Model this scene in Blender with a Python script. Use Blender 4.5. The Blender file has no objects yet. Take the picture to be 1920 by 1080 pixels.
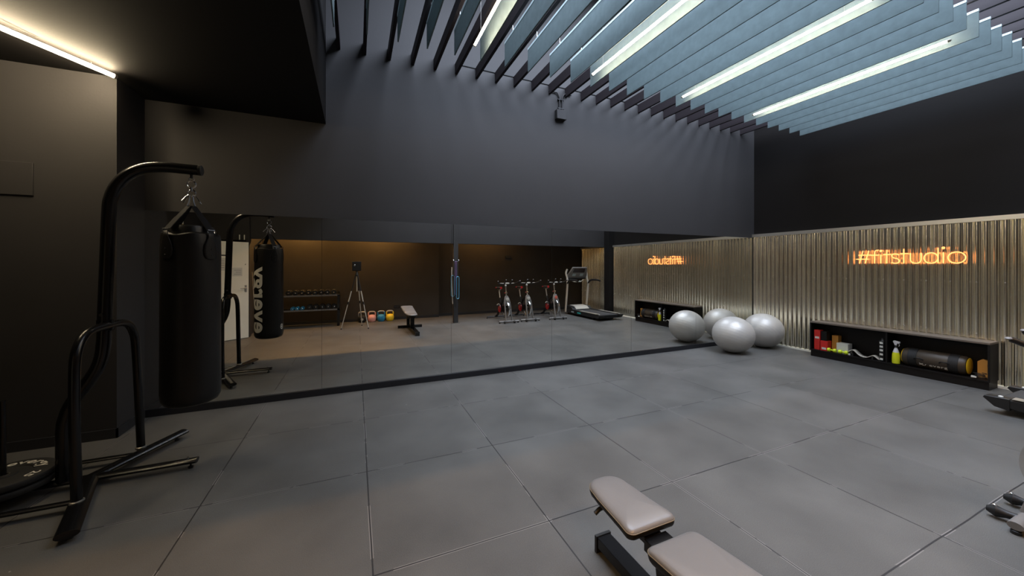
import bpy, bmesh, math, random
from mathutils import Vector, Matrix
random.seed(7)
PI = math.pi
SC = bpy.context.scene
COL = SC.collection

# ------------------------------------------------------------------ materials
def srgb(r, g, b):
    f = lambda c: (c/255/12.92) if c/255 <= 0.04045 else ((c/255+0.055)/1.055)**2.4
    return (f(r), f(g), f(b), 1)

def mat(name, col, rough=0.5, metal=0.0, bump=0.0, bscale=60.0, var=0.0, vscale=3.0, emit=None, estr=0.0, coat=0.0, spec=0.5, alpha=1.0, trans=0.0, ior=1.45, aniso=0.0):
    m = bpy.data.materials.new(name); m.use_nodes = True
    nt = m.node_tree; b = nt.nodes['Principled BSDF']
    b.inputs['Base Color'].default_value = col
    b.inputs['Roughness'].default_value = rough
    b.inputs['Metallic'].default_value = metal
    b.inputs['Specular IOR Level'].default_value = spec
    b.inputs['Coat Weight'].default_value = coat
    b.inputs['Transmission Weight'].default_value = trans
    b.inputs['IOR'].default_value = ior
    b.inputs['Anisotropic'].default_value = aniso
    if emit: b.inputs['Emission Color'].default_value = emit; b.inputs['Emission Strength'].default_value = estr
    tc = nt.nodes.new('ShaderNodeTexCoord')
    if var > 0:
        n = nt.nodes.new('ShaderNodeTexNoise'); n.inputs['Scale'].default_value = vscale; n.inputs['Detail'].default_value = 5
        nt.links.new(tc.outputs['Object'], n.inputs['Vector'])
        mr = nt.nodes.new('ShaderNodeMapRange'); mr.inputs[3].default_value = 1-var; mr.inputs[4].default_value = 1+var
        mr.inputs[1].default_value = 0.3; mr.inputs[2].default_value = 0.7
        nt.links.new(n.outputs['Fac'], mr.inputs[0])
        mx = nt.nodes.new('ShaderNodeVectorMath'); mx.operation = 'SCALE'
        mx.inputs[0].default_value = col[:3]
        nt.links.new(mr.outputs[0], mx.inputs['Scale'])
        nt.links.new(mx.outputs[0], b.inputs['Base Color'])
    if bump > 0:
        n2 = nt.nodes.new('ShaderNodeTexNoise'); n2.inputs['Scale'].default_value = bscale; n2.inputs['Detail'].default_value = 3
        nt.links.new(tc.outputs['Object'], n2.inputs['Vector'])
        bp = nt.nodes.new('ShaderNodeBump'); bp.inputs['Strength'].default_value = bump; bp.inputs['Distance'].default_value = 0.002
        nt.links.new(n2.outputs['Fac'], bp.inputs['Height'])
        nt.links.new(bp.outputs[0], b.inputs['Normal'])
    return m

def emis(name, col, s):
    m = bpy.data.materials.new(name); m.use_nodes = True
    nt = m.node_tree; nt.nodes.clear()
    e = nt.nodes.new('ShaderNodeEmission'); o = nt.nodes.new('ShaderNodeOutputMaterial')
    e.inputs[0].default_value = col; e.inputs[1].default_value = s
    nt.links.new(e.outputs[0], o.inputs[0]); return m

M = {}
M['paint'] = mat('charcoal_wall_paint', (0.0235, 0.0222, 0.0225, 1), 0.66, spec=0.35, bump=0.25, bscale=45, var=0.06, vscale=2)
M['paint_right'] = mat('black_right_wall_paint', (0.0085, 0.0075, 0.0070, 1), 0.7, spec=0.15, bump=0.25, bscale=45, var=0.06, vscale=2)
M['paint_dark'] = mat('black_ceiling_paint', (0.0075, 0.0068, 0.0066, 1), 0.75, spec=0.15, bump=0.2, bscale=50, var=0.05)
M['paint_brown'] = mat('dark_rear_wall_paint', (0.040, 0.034, 0.027, 1), 0.6, spec=0.3, bump=0.3, bscale=30, var=0.1, vscale=2)
M['trimblack'] = mat('black_trim', (0.010, 0.010, 0.012, 1), 0.4)
M['base'] = mat('dark_baseboard', (0.018, 0.018, 0.020, 1), 0.45)
M['steelblack'] = mat('gloss_black_powder_coat', (0.0035, 0.0035, 0.004, 1), 0.24, spec=0.45)
M['black'] = mat('black_plastic', (0.010, 0.010, 0.010, 1), 0.45)
M['blackmatte'] = mat('matte_black', (0.008, 0.008, 0.008, 1), 0.7)
M['leather'] = mat('black_vinyl_leather', (0.0060, 0.0054, 0.0048, 1), 0.42, bump=0.4, bscale=35, var=0.1, spec=0.36)
M['strap'] = mat('black_webbing', (0.006, 0.006, 0.007, 1), 0.7, bump=0.3, bscale=250, spec=0.2)
M['chrome'] = mat('chrome', (0.75, 0.75, 0.74, 1), 0.15, 1.0)
M['steel'] = mat('brushed_steel', (0.5, 0.48, 0.44, 1), 0.35, 1.0)
M['white'] = mat('white_paint', (0.82, 0.80, 0.70, 1), 0.5, var=0.03)
M['printwhite'] = mat('white_print', (0.60, 0.58, 0.52, 1), 0.5)
M['paper'] = mat('paper', (0.60, 0.60, 0.56, 1), 0.8)
M['ink'] = mat('grey_ink', (0.2, 0.2, 0.22, 1), 0.8)
M['red'] = mat('red_card', (0.55, 0.02, 0.015, 1), 0.5)
M['redp'] = mat('red_plastic', (0.28, 0.012, 0.012, 1), 0.35)
M['yellow'] = mat('yellow_rubber', (0.80, 0.52, 0.02, 1), 0.45)
M['lime'] = mat('lime_plastic', (0.62, 0.75, 0.03, 1), 0.4)
M['pink'] = mat('pink_rubber', (0.80, 0.36, 0.30, 1), 0.45)
M['blue'] = mat('blue_rubber', (0.02, 0.20, 0.38, 1), 0.45)
M['blueband'] = mat('light_blue_latex', (0.08, 0.28, 0.40, 1), 0.5)
M['purple'] = mat('purple_latex', (0.25, 0.14, 0.35, 1), 0.5)
M['orange'] = mat('orange_foam', (0.55, 0.26, 0.05, 1), 0.6)
M['grey'] = mat('grey_plastic', (0.16, 0.15, 0.14, 1), 0.45)
M['lgrey'] = mat('light_grey_plastic', (0.42, 0.39, 0.33, 1), 0.45)
M['darkgrey'] = mat('dark_grey_rubber', (0.035, 0.035, 0.036, 1), 0.6)
M['ball'] = mat('silver_vinyl', (0.46, 0.44, 0.41, 1), 0.45, metal=0.30, var=0.03, vscale=4)
M['felt'] = mat('blue_grey_felt', (0.122, 0.166, 0.172, 1), 0.9, bump=0.5, bscale=400, var=0.10, vscale=14)
M['rail'] = mat('white_aluminium_rail', (0.62, 0.75, 0.76, 1), 0.5)
M['beam'] = mat('dark_stained_beam', (0.020, 0.016, 0.018, 1), 0.6, bump=0.3, bscale=30, spec=0.2)
M['tube'] = emis('warm_white_tube', (1.25, 1.0, 0.72, 1), 50.0)
M['tube_left'] = emis('warm_tube_low_ceiling', (1.25, 1.0, 0.65, 1), 165.0)
M['tube_rear'] = emis('amber_tube_rear', (1.8, 0.95, 0.28, 1), 260.0)
M['tube_rear_dim'] = emis('amber_tube_rear_dim', (1.8, 0.95, 0.28, 1), 85.0)
M['neon'] = emis('neon_orange_glow', (3.0, 1.0, 0.30, 1), 1.0)
M['sky'] = emis('frosted_skylight', (0.83, 0.945, 1.16, 1), 16.0)
M['pad'] = mat('grey_bench_vinyl', (0.155, 0.148, 0.142, 1), 0.36, bump=0.15, bscale=300, spec=0.6)
M['piping'] = mat('tan_piping', (0.16, 0.125, 0.075, 1), 0.5)
M['galv'] = mat('zinc_trim', (0.62, 0.60, 0.54, 1), 0.4, 0.9)
M['wood'] = mat('black_laminate', (0.005, 0.004, 0.004, 1), 0.5, spec=0.3)
M['woodtop'] = mat('dark_laminate_top', (0.13, 0.105, 0.085, 1), 0.35)
M['screen'] = mat('dark_screen', (0.03, 0.02, 0.02, 1), 0.15)
M['mark'] = mat('pale_marks', (0.30, 0.36, 0.36, 1), 0.3)
M['teal'] = mat('teal_print', (0.02, 0.35, 0.33, 1), 0.4)
M['bagbrown'] = mat('brown_black_vinyl', (0.040, 0.030, 0.020, 1), 0.45, var=0.1)
M['liquid'] = mat('yellow_liquid_bottle', (0.60, 0.62, 0.02, 1), 0.25)
M['bottletop'] = mat('pale_bottle', (0.55, 0.55, 0.58, 1), 0.4)
M['yellowsign'] = mat('yellow_warning_sticker', (0.70, 0.42, 0.02, 1), 0.5)
M['green'] = mat('green_clip', (0.05, 0.45, 0.2, 1), 0.4)

def corr_mat():
    m = mat('galvanised_corrugated_sheet', (0.97, 0.92, 0.76, 1), 0.22, 1.0)
    nt = m.node_tree; b = nt.nodes['Principled BSDF']
    tc = nt.nodes.new('ShaderNodeTexCoord'); mp = nt.nodes.new('ShaderNodeMapping')
    mp.inputs['Scale'].default_value = (1, 1.2, 0.3)
    n = nt.nodes.new('ShaderNodeTexNoise'); n.inputs['Scale'].default_value = 2.5; n.inputs['Detail'].default_value = 2
    nt.links.new(tc.outputs['Object'], mp.inputs[0]); nt.links.new(mp.outputs[0], n.inputs['Vector'])
    mr = nt.nodes.new('ShaderNodeMapRange'); mr.inputs[1].default_value = 0.3; mr.inputs[2].default_value = 0.7
    mr.inputs[3].default_value = 0.20; mr.inputs[4].default_value = 0.26
    nt.links.new(n.outputs['Fac'], mr.inputs[0]); nt.links.new(mr.outputs[0], b.inputs['Roughness'])
    return m
M['corr'] = corr_mat()

def mirror_mat():
    m = bpy.data.materials.new('silvered_mirror_glass'); m.use_nodes = True
    b = m.node_tree.nodes['Principled BSDF']
    b.inputs['Base Color'].default_value = (0.80, 0.80, 0.77, 1); b.inputs['Metallic'].default_value = 1
    b.inputs['Roughness'].default_value = 0.0
    return m
M['mirror'] = mirror_mat()

def floor_mat():
    m = bpy.data.materials.new('rubber_gym_tiles'); m.use_nodes = True
    nt = m.node_tree; N = nt.nodes; L = nt.links; b = N['Principled BSDF']
    tc = N.new('ShaderNodeTexCoord'); sep = N.new('ShaderNodeSeparateXYZ'); L.new(tc.outputs['Object'], sep.inputs[0])
    def mth(op, a, bb=None):
        n = N.new('ShaderNodeMath'); n.operation = op
        for i, v in enumerate((a, bb)):
            if v is None: continue
            if isinstance(v, (int, float)): n.inputs[i].default_value = v
            else: L.new(v, n.inputs[i])
        return n.outputs[0]
    wob = N.new('ShaderNodeTexNoise'); wob.inputs['Scale'].default_value = 1.3; L.new(tc.outputs['Object'], wob.inputs['Vector'])
    w = mth('MULTIPLY', mth('SUBTRACT', wob.outputs['Fac'], 0.5), 0.012)
    def dist(c, off):
        a = mth('ADD', mth('ADD', c, off), w)
        f = mth('FRACT', a); return mth('MINIMUM', f, mth('SUBTRACT', 1.0, f))
    dx = dist(sep.outputs[0], 100.0); dy = dist(sep.outputs[1], 99.94)
    d = mth('MINIMUM', dx, dy)
    line = mth('LESS_THAN', d, 0.0042)                     # the joint
    edge = mth('LESS_THAN', mth('ABSOLUTE', mth('SUBTRACT', d, 0.0062)), 0.0024)
    # worn pale edges come and go
    wear = N.new('ShaderNodeTexNoise'); wear.inputs['Scale'].default_value = 2.1; wear.inputs['Detail'].default_value = 4; L.new(tc.outputs['Object'], wear.inputs['Vector'])
    wsel = mth('MULTIPLY', mth('GREATER_THAN', wear.outputs['Fac'], 0.52), edge)
    big = N.new('ShaderNodeTexNoise'); big.inputs['Scale'].default_value = 1.7; big.inputs['Detail'].default_value = 6; L.new(tc.outputs['Object'], big.inputs['Vector'])
    fine = N.new('ShaderNodeTexNoise'); fine.inputs['Scale'].default_value = 260; fine.inputs['Detail'].default_value = 2; L.new(tc.outputs['Object'], fine.inputs['Vector'])
    # per tile tone
    cx = mth('FLOOR', mth('ADD', sep.outputs[0], 100.0)); cy = mth('FLOOR', mth('ADD', sep.outputs[1], 99.94))
    comb = N.new('ShaderNodeCombineXYZ'); L.new(cx, comb.inputs[0]); L.new(cy, comb.inputs[1])
    wn = N.new('ShaderNodeTexWhiteNoise'); L.new(comb.outputs[0], wn.inputs['Vector'])
    tone = mth('ADD', mth('MULTIPLY', wn.outputs['Value'], 0.10), 0.80)
    tone = mth('ADD', tone, mth('MULTIPLY', mth('SUBTRACT', big.outputs['Fac'], 0.5), 0.95))
    tone = mth('ADD', tone, mth('MULTIPLY', mth('SUBTRACT', fine.outputs['Fac'], 0.5), 0.9))
    col = N.new('ShaderNodeVectorMath'); col.operation = 'SCALE'; col.inputs[0].default_value = (0.092, 0.089, 0.082); L.new(tone, col.inputs['Scale'])
    m1 = N.new('ShaderNodeMix'); m1.data_type = 'RGBA'; L.new(line, m1.inputs['Factor']); L.new(col.outputs[0], m1.inputs[6]); m1.inputs[7].default_value = (0.016, 0.015, 0.015, 1)
    m2 = N.new('ShaderNodeMix'); m2.data_type = 'RGBA'; L.new(wsel, m2.inputs['Factor']); L.new(m1.outputs[2], m2.inputs[6]); m2.inputs[7].default_value = (0.17, 0.16, 0.15, 1)
    # scattered pale flecks of dirt
    vor = N.new('ShaderNodeTexVoronoi'); vor.inputs['Scale'].default_value = 3.0; L.new(tc.outputs['Object'], vor.inputs['Vector'])
    fl = mth('LESS_THAN', vor.outputs['Distance'], 0.014)
    m3 = N.new('ShaderNodeMix'); m3.data_type = 'RGBA'; L.new(fl, m3.inputs['Factor']); L.new(m2.outputs[2], m3.inputs[6]); m3.inputs[7].default_value = (0.28, 0.27, 0.24, 1)
    L.new(m3.outputs[2], b.inputs['Base Color'])
    b.inputs['Roughness'].default_value = 0.52
    b.inputs['Specular IOR Level'].default_value = 0.42
    bp = N.new('ShaderNodeBump'); bp.inputs['Strength'].default_value = 0.35; bp.inputs['Distance'].default_value = 0.002
    h = mth('SUBTRACT', fine.outputs['Fac'], mth('MULTIPLY', line, 1.5)); L.new(h, bp.inputs['Height']); L.new(bp.outputs[0], b.inputs['Normal'])
    return m
M['floor'] = floor_mat()

# ------------------------------------------------------------------ mesh building
class MB:
    def __init__(s, origin=(0, 0, 0)):
        s.v = []; s.f = []; s.o = Vector(origin)
    def add(s, vs, fs):
        n = len(s.v); s.v += [Vector(p) for p in vs]; s.f += [tuple(i+n for i in f) for f in fs]; return s
    def box(s, a, b):
        x0, y0, z0 = a; x1, y1, z1 = b
        vs = [(x0,y0,z0),(x1,y0,z0),(x1,y1,z0),(x0,y1,z0),(x0,y0,z1),(x1,y0,z1),(x1,y1,z1),(x0,y1,z1)]
        return s.add(vs, [(0,3,2,1),(4,5,6,7),(0,1,5,4),(1,2,6,5),(2,3,7,6),(3,0,4,7)])
    def cbox(s, c, d, rot=None):
        vs = []
        for sz in (-1, 1):
            for sx, sy in ((-1,-1),(1,-1),(1,1),(-1,1)):
                p = Vector((sx*d[0]/2, sy*d[1]/2, sz*d[2]/2))
                if rot is not None: p = rot @ p
                vs.append(p+Vector(c))
        return s.add(vs, [(0,3,2,1),(4,5,6,7),(0,1,5,4),(1,2,6,5),(2,3,7,6),(3,0,4,7)])
    def sweep(s, path, r, seg=12, closed=False, flat=(1, 1), caps=True, up=None):
        path = [Vector(p) for p in path]; n = len(path)
        rs = r if isinstance(r, (list, tuple)) else [r]*n
        T = []
        for i in range(n):
            if closed: t = path[(i+1) % n]-path[i-1]
            else: t = path[min(i+1, n-1)]-path[max(i-1, 0)]
            T.append(t.normalized())
        ref = Vector(up) if up else (Vector((0,0,1)) if abs(T[0].z) < 0.9 else Vector((1,0,0)))
        nrm = (ref-T[0]*ref.dot(T[0])).normalized()
        base = len(s.v); rings = []
        for i in range(n):
            nrm = (nrm-T[i]*nrm.dot(T[i])).normalized(); bn = T[i].cross(nrm)
            rings.append([path[i]+nrm*(math.cos(2*PI*k/seg)*rs[i]*flat[0])+bn*(math.sin(2*PI*k/seg)*rs[i]*flat[1]) for k in range(seg)])
        for rg in rings: s.v += rg
        m = n if closed else n-1
        for i in range(m):
            a = base+i*seg; b = base+((i+1) % n)*seg
            for k in range(seg):
                k2 = (k+1) % seg; s.f.append((a+k, a+k2, b+k2, b+k))
        if not closed and caps:
            s.f.append(tuple(base+k for k in reversed(range(seg)))); s.f.append(tuple(base+(n-1)*seg+k for k in range(seg)))
        return s
    def cyl(s, p0, p1, r, r1=None, seg=20): return s.sweep([p0, p1], [r, r if r1 is None else r1], seg)
    def lathe(s, prof, c=(0,0,0), axis='z', seg=32):
        c = Vector(c); base = len(s.v)
        for r, h in prof:
            for k in range(seg):
                a = 2*PI*k/seg
                p = {'z': (r*math.cos(a), r*math.sin(a), h), 'y': (r*math.sin(a), h, r*math.cos(a)), 'x': (h, r*math.cos(a), r*math.sin(a))}[axis]
                s.v.append(c+Vector(p))
        n = len(prof)
        for i in range(n-1):
            for k in range(seg):
                k2 = (k+1) % seg; a = base+i*seg; b = a+seg; s.f.append((a+k, a+k2, b+k2, b+k))
        s.f.append(tuple(base+k for k in reversed(range(seg)))); s.f.append(tuple(base+(n-1)*seg+k for k in range(seg)))
        return s
    def prism(s, pts, axis, d0, d1):
        n = len(pts)
        def P(p, d): return {'x': (d, p[0], p[1]), 'y': (p[0], d, p[1]), 'z': (p[0], p[1], d)}[axis]
        return s.add([P(p, d0) for p in pts]+[P(p, d1) for p in pts],
                     [tuple(reversed(range(n))), tuple(range(n, 2*n))]+[(i, (i+1) % n, n+(i+1) % n, n+i) for i in range(n)])
    def build(s, name, m, parent=None, smooth=False, bevel=0.0, sub=0, seg=2):
        me = bpy.data.meshes.new(name)
        me.from_pydata([tuple(p-s.o) for p in s.v], [], s.f)
        me.materials.append(m)
        bm = bmesh.new(); bm.from_mesh(me); bmesh.ops.recalc_face_normals(bm, faces=bm.faces); bm.to_mesh(me); bm.free()
        o = bpy.data.objects.new(name, me); COL.objects.link(o)
        if parent is not None: o.parent = parent
        else: o.location = s.o
        if smooth:
            for p in me.polygons: p.use_smooth = True
            try: me.set_sharp_from_angle(angle=math.radians(40))
            except Exception: pass
        if bevel > 0:
            b = o.modifiers.new('bevel', 'BEVEL'); b.width = bevel; b.segments = seg; b.limit_method = 'ANGLE'; b.angle_limit = math.radians(35)
            for p in me.polygons: p.use_smooth = True
            try: me.set_sharp_from_angle(angle=math.radians(60))
            except Exception: pass
        if sub:
            q = o.modifiers.new('sub', 'SUBSURF'); q.levels = sub; q.render_levels = sub
            for p in me.polygons: p.use_smooth = True
        return o

def tag(o, label, cat, group=None):
    o['label'] = label; o['category'] = cat
    if group: o['group'] = group
    return o
def thing(name, label, cat, loc=(0,0,0), rz=0.0, group=None):
    o = bpy.data.objects.new(name, None); COL.objects.link(o); o.location = loc; o.rotation_euler = (0, 0, rz)
    o.empty_display_size = 0.1
    return tag(o, label, cat, group)
def struct(name, mb, m, **k):
    o = mb.build(name, m, **k); o['kind'] = 'structure'; return o
def box(a, b, origin=None):
    c = ((a[0]+b[0])/2, (a[1]+b[1])/2, a[2]) if origin is None else origin
    return MB(c).box(a, b)
def kids(o): return [c for c in bpy.data.objects if c.parent == o]
def copy_tree(o, parent=None):
    c = o.copy(); COL.objects.link(c)
    if parent is not None:
        c.parent = parent
    for ch in kids(o): copy_tree(ch, c)
    return c
def arc(c, r, a0, a1, n, plane='xz'):
    out = []
    for i in range(n+1):
        a = math.radians(a0+(a1-a0)*i/n); u, v = r*math.cos(a), r*math.sin(a)
        out.append({'xz': (c[0]+u, c[1], c[2]+v), 'yz': (c[0], c[1]+u, c[2]+v), 'xy': (c[0]+u, c[1]+v, c[2])}[plane])
    return out
def smooth_path(pts, n=6):
    P = [Vector(p) for p in pts]; out = []
    for i in range(len(P)-1):
        p0 = P[max(i-1, 0)]; p1 = P[i]; p2 = P[i+1]; p3 = P[min(i+2, len(P)-1)]
        for k in range(n):
            t = k/n
            out.append(0.5*((2*p1)+(-p0+p2)*t+(2*p0-5*p1+4*p2-p3)*t*t+(-p0+3*p1-3*p2+p3)*t**3))
    out.append(P[-1]); return out

def text_mesh(txt, size=1.0, extrude=0.0, offset=0.0, spacing=1.0):
    """vertices / faces of a line of lettering in the xy plane, subdivided enough to bend"""
    cu = bpy.data.curves.new('txt', 'FONT'); cu.body = txt; cu.size = size; cu.extrude = extrude; cu.offset = offset
    cu.space_character = spacing; cu.resolution_u = 4
    ob = bpy.data.objects.new('txt', cu); COL.objects.link(ob)
    dg = bpy.context.evaluated_depsgraph_get(); dg.update()
    me = bpy.data.meshes.new_from_object(ob.evaluated_get(dg))
    bm = bmesh.new(); bm.from_mesh(me); bmesh.ops.triangulate(bm, faces=bm.faces)
    for _ in range(2):
        es = [e for e in bm.edges if e.calc_length() > size*0.12]
        if es: bmesh.ops.subdivide_edges(bm, edges=es, cuts=1); bmesh.ops.triangulate(bm, faces=bm.faces)
    bm.verts.index_update()
    vs = [v.co.copy() for v in bm.verts]; fs = [tuple(v.index for v in f.verts) for f in bm.faces]
    bm.free(); bpy.data.objects.remove(ob); bpy.data.curves.remove(cu); bpy.data.meshes.remove(me)
    x0 = min(v.x for v in vs); x1 = max(v.x for v in vs)
    return [Vector((v.x-x0, v.y, v.z)) for v in vs], fs, x1-x0

def islands(vs, fs):
    par = list(range(len(vs)))
    def fd(a):
        while par[a] != a: par[a] = par[par[a]]; a = par[a]
        return a
    for f in fs:
        for q in f[1:]: par[fd(q)] = fd(f[0])
    g = {}
    for f in fs: g.setdefault(fd(f[0]), []).append(f)
    out = []
    for r, ff in g.items():
        ids = sorted({i for f in ff for i in f}); mp = {i: k for k, i in enumerate(ids)}
        out.append(([vs[i] for i in ids], [tuple(mp[i] for i in f) for f in ff]))
    return out
def letters(vs, fs, origin, m, par, name='letter'):
    for v_, f_ in islands(vs, fs): MB(origin).add(v_, f_).build(name, m, par)

# ------------------------------------------------------------------ camera
cam = bpy.data.cameras.new('camera'); co = bpy.data.objects.new('camera', cam); COL.objects.link(co)
co.location = (0.924, -4.87, 1.5486); co.rotation_euler = (PI/2, 0, -0.4062)
cam.sensor_width = 36; cam.sensor_fit = 'HORIZONTAL'; cam.lens = 679.28/1920*36
cam.shift_y = -(540-497.46)/1920; cam.clip_start = 0.005; cam.clip_end = 60
SC.camera = co

# ------------------------------------------------------------------ setting
XR = 8.40; XL = -1.055; ZC = 3.24; ZT = 5.9; YB = -4.64
struct('floor', MB().add([(-2.4,-6.6,0),(8.7,-6.6,0),(8.7,0.3,0),(-2.4,0.3,0)], [(0,1,2,3)]), M['floor'])
struct('wall_front', box((-1.3,0,0),(8.7,0.2,ZT)), M['paint'])
struct('wall_left', box((-2.4,-0.471,0),(XL,0.2,ZC+0.1)), M['paint'])
struct('wall_far_left', box((-2.15,-4.55,0),(-2.0,-0.471,ZC+0.1)), M['paint'])
wbl = MB((-1.6,-4.6,0)); wbl.box((-2.15,-4.7,0),(-1.93,-4.55,ZC)); wbl.box((-1.93,-4.7,2.09),(-1.25,-4.55,ZC)); wbl.box((-1.25,-4.7,0),(-1.19,-4.55,ZC))
struct('wall_back_left', wbl, M['paint'])
struct('wall_side_back', box((-1.4,-6.4,0),(-1.25,-4.7,2.96)), M['paint'])
struct('wall_behind_door', box((-2.15,-5.3,0),(-1.4,-5.2,2.96)), M['paint'])
struct('wall_back', MB((3,-6.1,0)).box((-1.3,-6.4,0),(3.2,-5.98,2.96)).box((3.2,-6.4,0),(8.7,-6.22,2.96)), M['paint_brown'])
struct('wall_right', box((XR+0.03,-6.4,0),(8.75,0.2,ZT)), M['paint_right'])
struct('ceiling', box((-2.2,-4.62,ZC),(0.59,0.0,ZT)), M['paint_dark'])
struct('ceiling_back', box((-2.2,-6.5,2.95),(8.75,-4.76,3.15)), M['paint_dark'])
struct('wall_bulkhead', box((-1.19,-4.76,2.13),(XR+0.03,YB,ZT)), M['paint'])
# skylight over the high part of the room
sky = struct('window_1', MB((4.5,-2.3,ZT)).add([(1.5,-4.5,ZT-0.01),(8.2,-4.5,ZT-0.01),(8.2,-0.95,ZT-0.01),(1.5,-0.95,ZT-0.01)], [(0,3,2,1)]), M['sky'])
struct('ceiling_high', box((0.5,-4.8,ZT),(8.75,0.2,ZT+0.15)), M['paint'])
# trims
struct('trim_1', box((XL,-0.022,0),(8.38,0.0,0.076)), M['trimblack'], bevel=0.002)
struct('baseboard_left', MB((-1.2,-0.4,0)).box((-2.0,-0.486,0),(XL+0.012,-0.471,0.085)).box((XL,-0.486,0),(XL+0.012,0,0.085)), M['base'])
struct('baseboard_back', MB((3,-6,0)).box((-1.25,-5.98,0),(3.2,-5.965,0.08)).box((3.2,-6.22,0),(XR,-6.205,0.08)), M['base'])
struct('baseboard_side', box((-1.25,-5.98,0),(-1.238,-4.7,0.09)), M['base'])
struct('trim_2', box((XR-0.035,-6.2,2.155),(XR+0.03,-0.001,2.178)).box((XR-0.035,-6.2,2.12),(XR-0.028,-0.001,2.155)), M['galv'])
struct('trim_3', box((XR-0.03,-6.2,0),(XR+0.03,-0.001,0.03)), M['white'])

# corrugated sheets on the right wall (each sheet a thing, edge screws are its part)
def corr_sheet(y0, y1, label):
    t = thing('corrugated_sheet', label, 'metal sheet', (XR, (y0+y1)/2, 0.03), group='corrugated metal sheets on the right wall')
    mb = MB((XR, (y0+y1)/2, 0.03)); p = 0.076; A = 0.0125
    n = int(abs(y1-y0)/p*12); vs = []; fs = []
    for i in range(n+1):
        y = y0+(y1-y0)*i/n
        s_ = math.sin(2*PI*(y+20)/p); x = XR-0.0145+A*(s_*(1.25-0.25*s_*s_))
        for z in (0.03, 0.032, 0.8, 1.5, 2.148, 2.15): vs.append((x, y, z))
    for i in range(n):
        for k in range(5):
            a = i*6+k; fs.append((a, a+1, a+7, a+6))
    mb.add(vs, fs); o = mb.build('sheet', M['corr'], t, smooth=True)
    so = o.modifiers.new('thick', 'SOLIDIFY'); so.thickness = 0.0008
    k = math.ceil((y0+20)/(p*3))
    while True:
        yc = k*p*3-20-p/4; k += 1
        if yc > y1-0.03: break
        if yc < y0+0.03: continue
        for z in (0.66, 1.33): MB((XR, (y0+y1)/2, 0.03)).lathe([(0.006, 0), (0.006, -0.003), (0.003, -0.005)], (XR-0.0285, yc, z), 'x', 8).build('screw', M['galv'], t)
    return t
ys = [-0.002, -0.85, -1.70, -2.55, -3.40, -4.25, -5.10, -6.15]
nm = ['meeting the mirror in the corner behind the silver balls', 'behind the left end of the shelf, before the hash sign', 'behind the hash sign and first half of the neon word', 'behind the last neon letters and right end of the shelf', 'at the right edge of the view behind the treadmill tail', 'beside the treadmill where the dark pilaster stands', 'under the rear bulkhead past the dark pilaster, seen in mirror']
for i in range(7): corr_sheet(ys[i+1], ys[i]-0.001, 'corrugated galvanised sheet '+nm[i])
struct('trim_4', box((8.22,-4.64,0),(XR+0.03,-4.40,ZT)), M['paint_dark'])

# mirror panels
mx = [XL, 0.548, 2.115, 3.678, 5.225, 6.76, XR-0.03]
ml = ['left end panel of the wall mirror, behind the punch bag', 'mirror panel showing the dumbbell rack and kettlebells', 'mirror panel showing the dark square post', 'mirror panel showing the last two exercise bikes and treadmill', 'mirror panel showing the low shelf with neon sign', 'right end panel of the wall mirror by the silver balls']
ml[2] = 'mirror panel showing the dark square post and exercise bikes'; ml[3] = 'mirror panel showing the treadmill and the dark pilaster'
for i in range(6):
    o = MB(((mx[i]+mx[i+1])/2, -0.003, 0.078)).box((mx[i]+0.0012, -0.006, 0.078), (mx[i+1]-0.0012, -0.0008, 2.11)).build('mirror_panel', M['mirror'])
    tag(o, ml[i], 'mirror', 'floor length wall mirror panels')
struct('trim_5', box((XL,-0.008,2.1105),(8.38,0.0,2.114)), M['base'])

# ------------------------------------------------------------------ ceiling beams, felt baffles and light tubes
X0 = 0.729; DX = 0.2915
ordn = ['first', 'second', 'third', 'fourth', 'fifth', 'sixth', 'seventh', 'eighth', 'ninth', 'tenth', 'eleventh', 'twelfth', 'thirteenth', 'fourteenth', 'fifteenth', 'sixteenth', 'seventeenth', 'eighteenth', 'nineteenth', 'twentieth', 'twenty-first', 'twenty-second', 'twenty-third', 'twenty-fourth', 'twenty-fifth', 'twenty-sixth']
beam0 = MB((0, -2.3, 4.17)).box((-0.019, -4.62, 4.17), (0.019, 0.0, 4.31)).build('ceiling_beam', M['beam'])
baf = thing('felt_baffle', '', 'baffle')
MB((0, -2.235, 3.8)).box((-0.006, -3.41, 3.8), (0.006, -1.06, 4.062)).build('felt_panel', M['felt'], baf)
MB((0, -2.235, 3.8)).box((-0.0085, -3.41, 4.055), (0.0085, -1.06, 4.078)).build('top_rail', M['rail'], baf)
for yy in (-1.28, -2.26, -3.2):
    hg = MB((0, -2.235, 3.8)); hg.cyl((0, yy, 4.07), (0, yy, 4.172), 0.0018, seg=6); hg.lathe([(0.004, 4.078), (0.006, 4.086), (0.006, 4.102), (0.003, 4.108)], (0, yy, 0), 'z', 10)
    hg.build('hanger', M['chrome'], baf)
for k in range(26):
    b = beam0 if k == 0 else beam0.copy()
    if k: COL.objects.link(b)
    b.location = (X0+DX*k, -2.3, 4.17)
    side = (ordn[k]+' from the black bulkhead on the left') if k < 13 else (ordn[25-k]+' from the right wall')
    tag(b, 'dark ceiling beam over the felt baffles, '+side, 'beam', 'dark beams under the skylight')
    f = baf if k == 0 else copy_tree(baf)
    f.location = (X0+DX*k, -2.235, 3.8)
    tag(f, 'hanging blue-grey felt baffle, '+side, 'baffle', 'felt baffles hung below the skylight')

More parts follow.
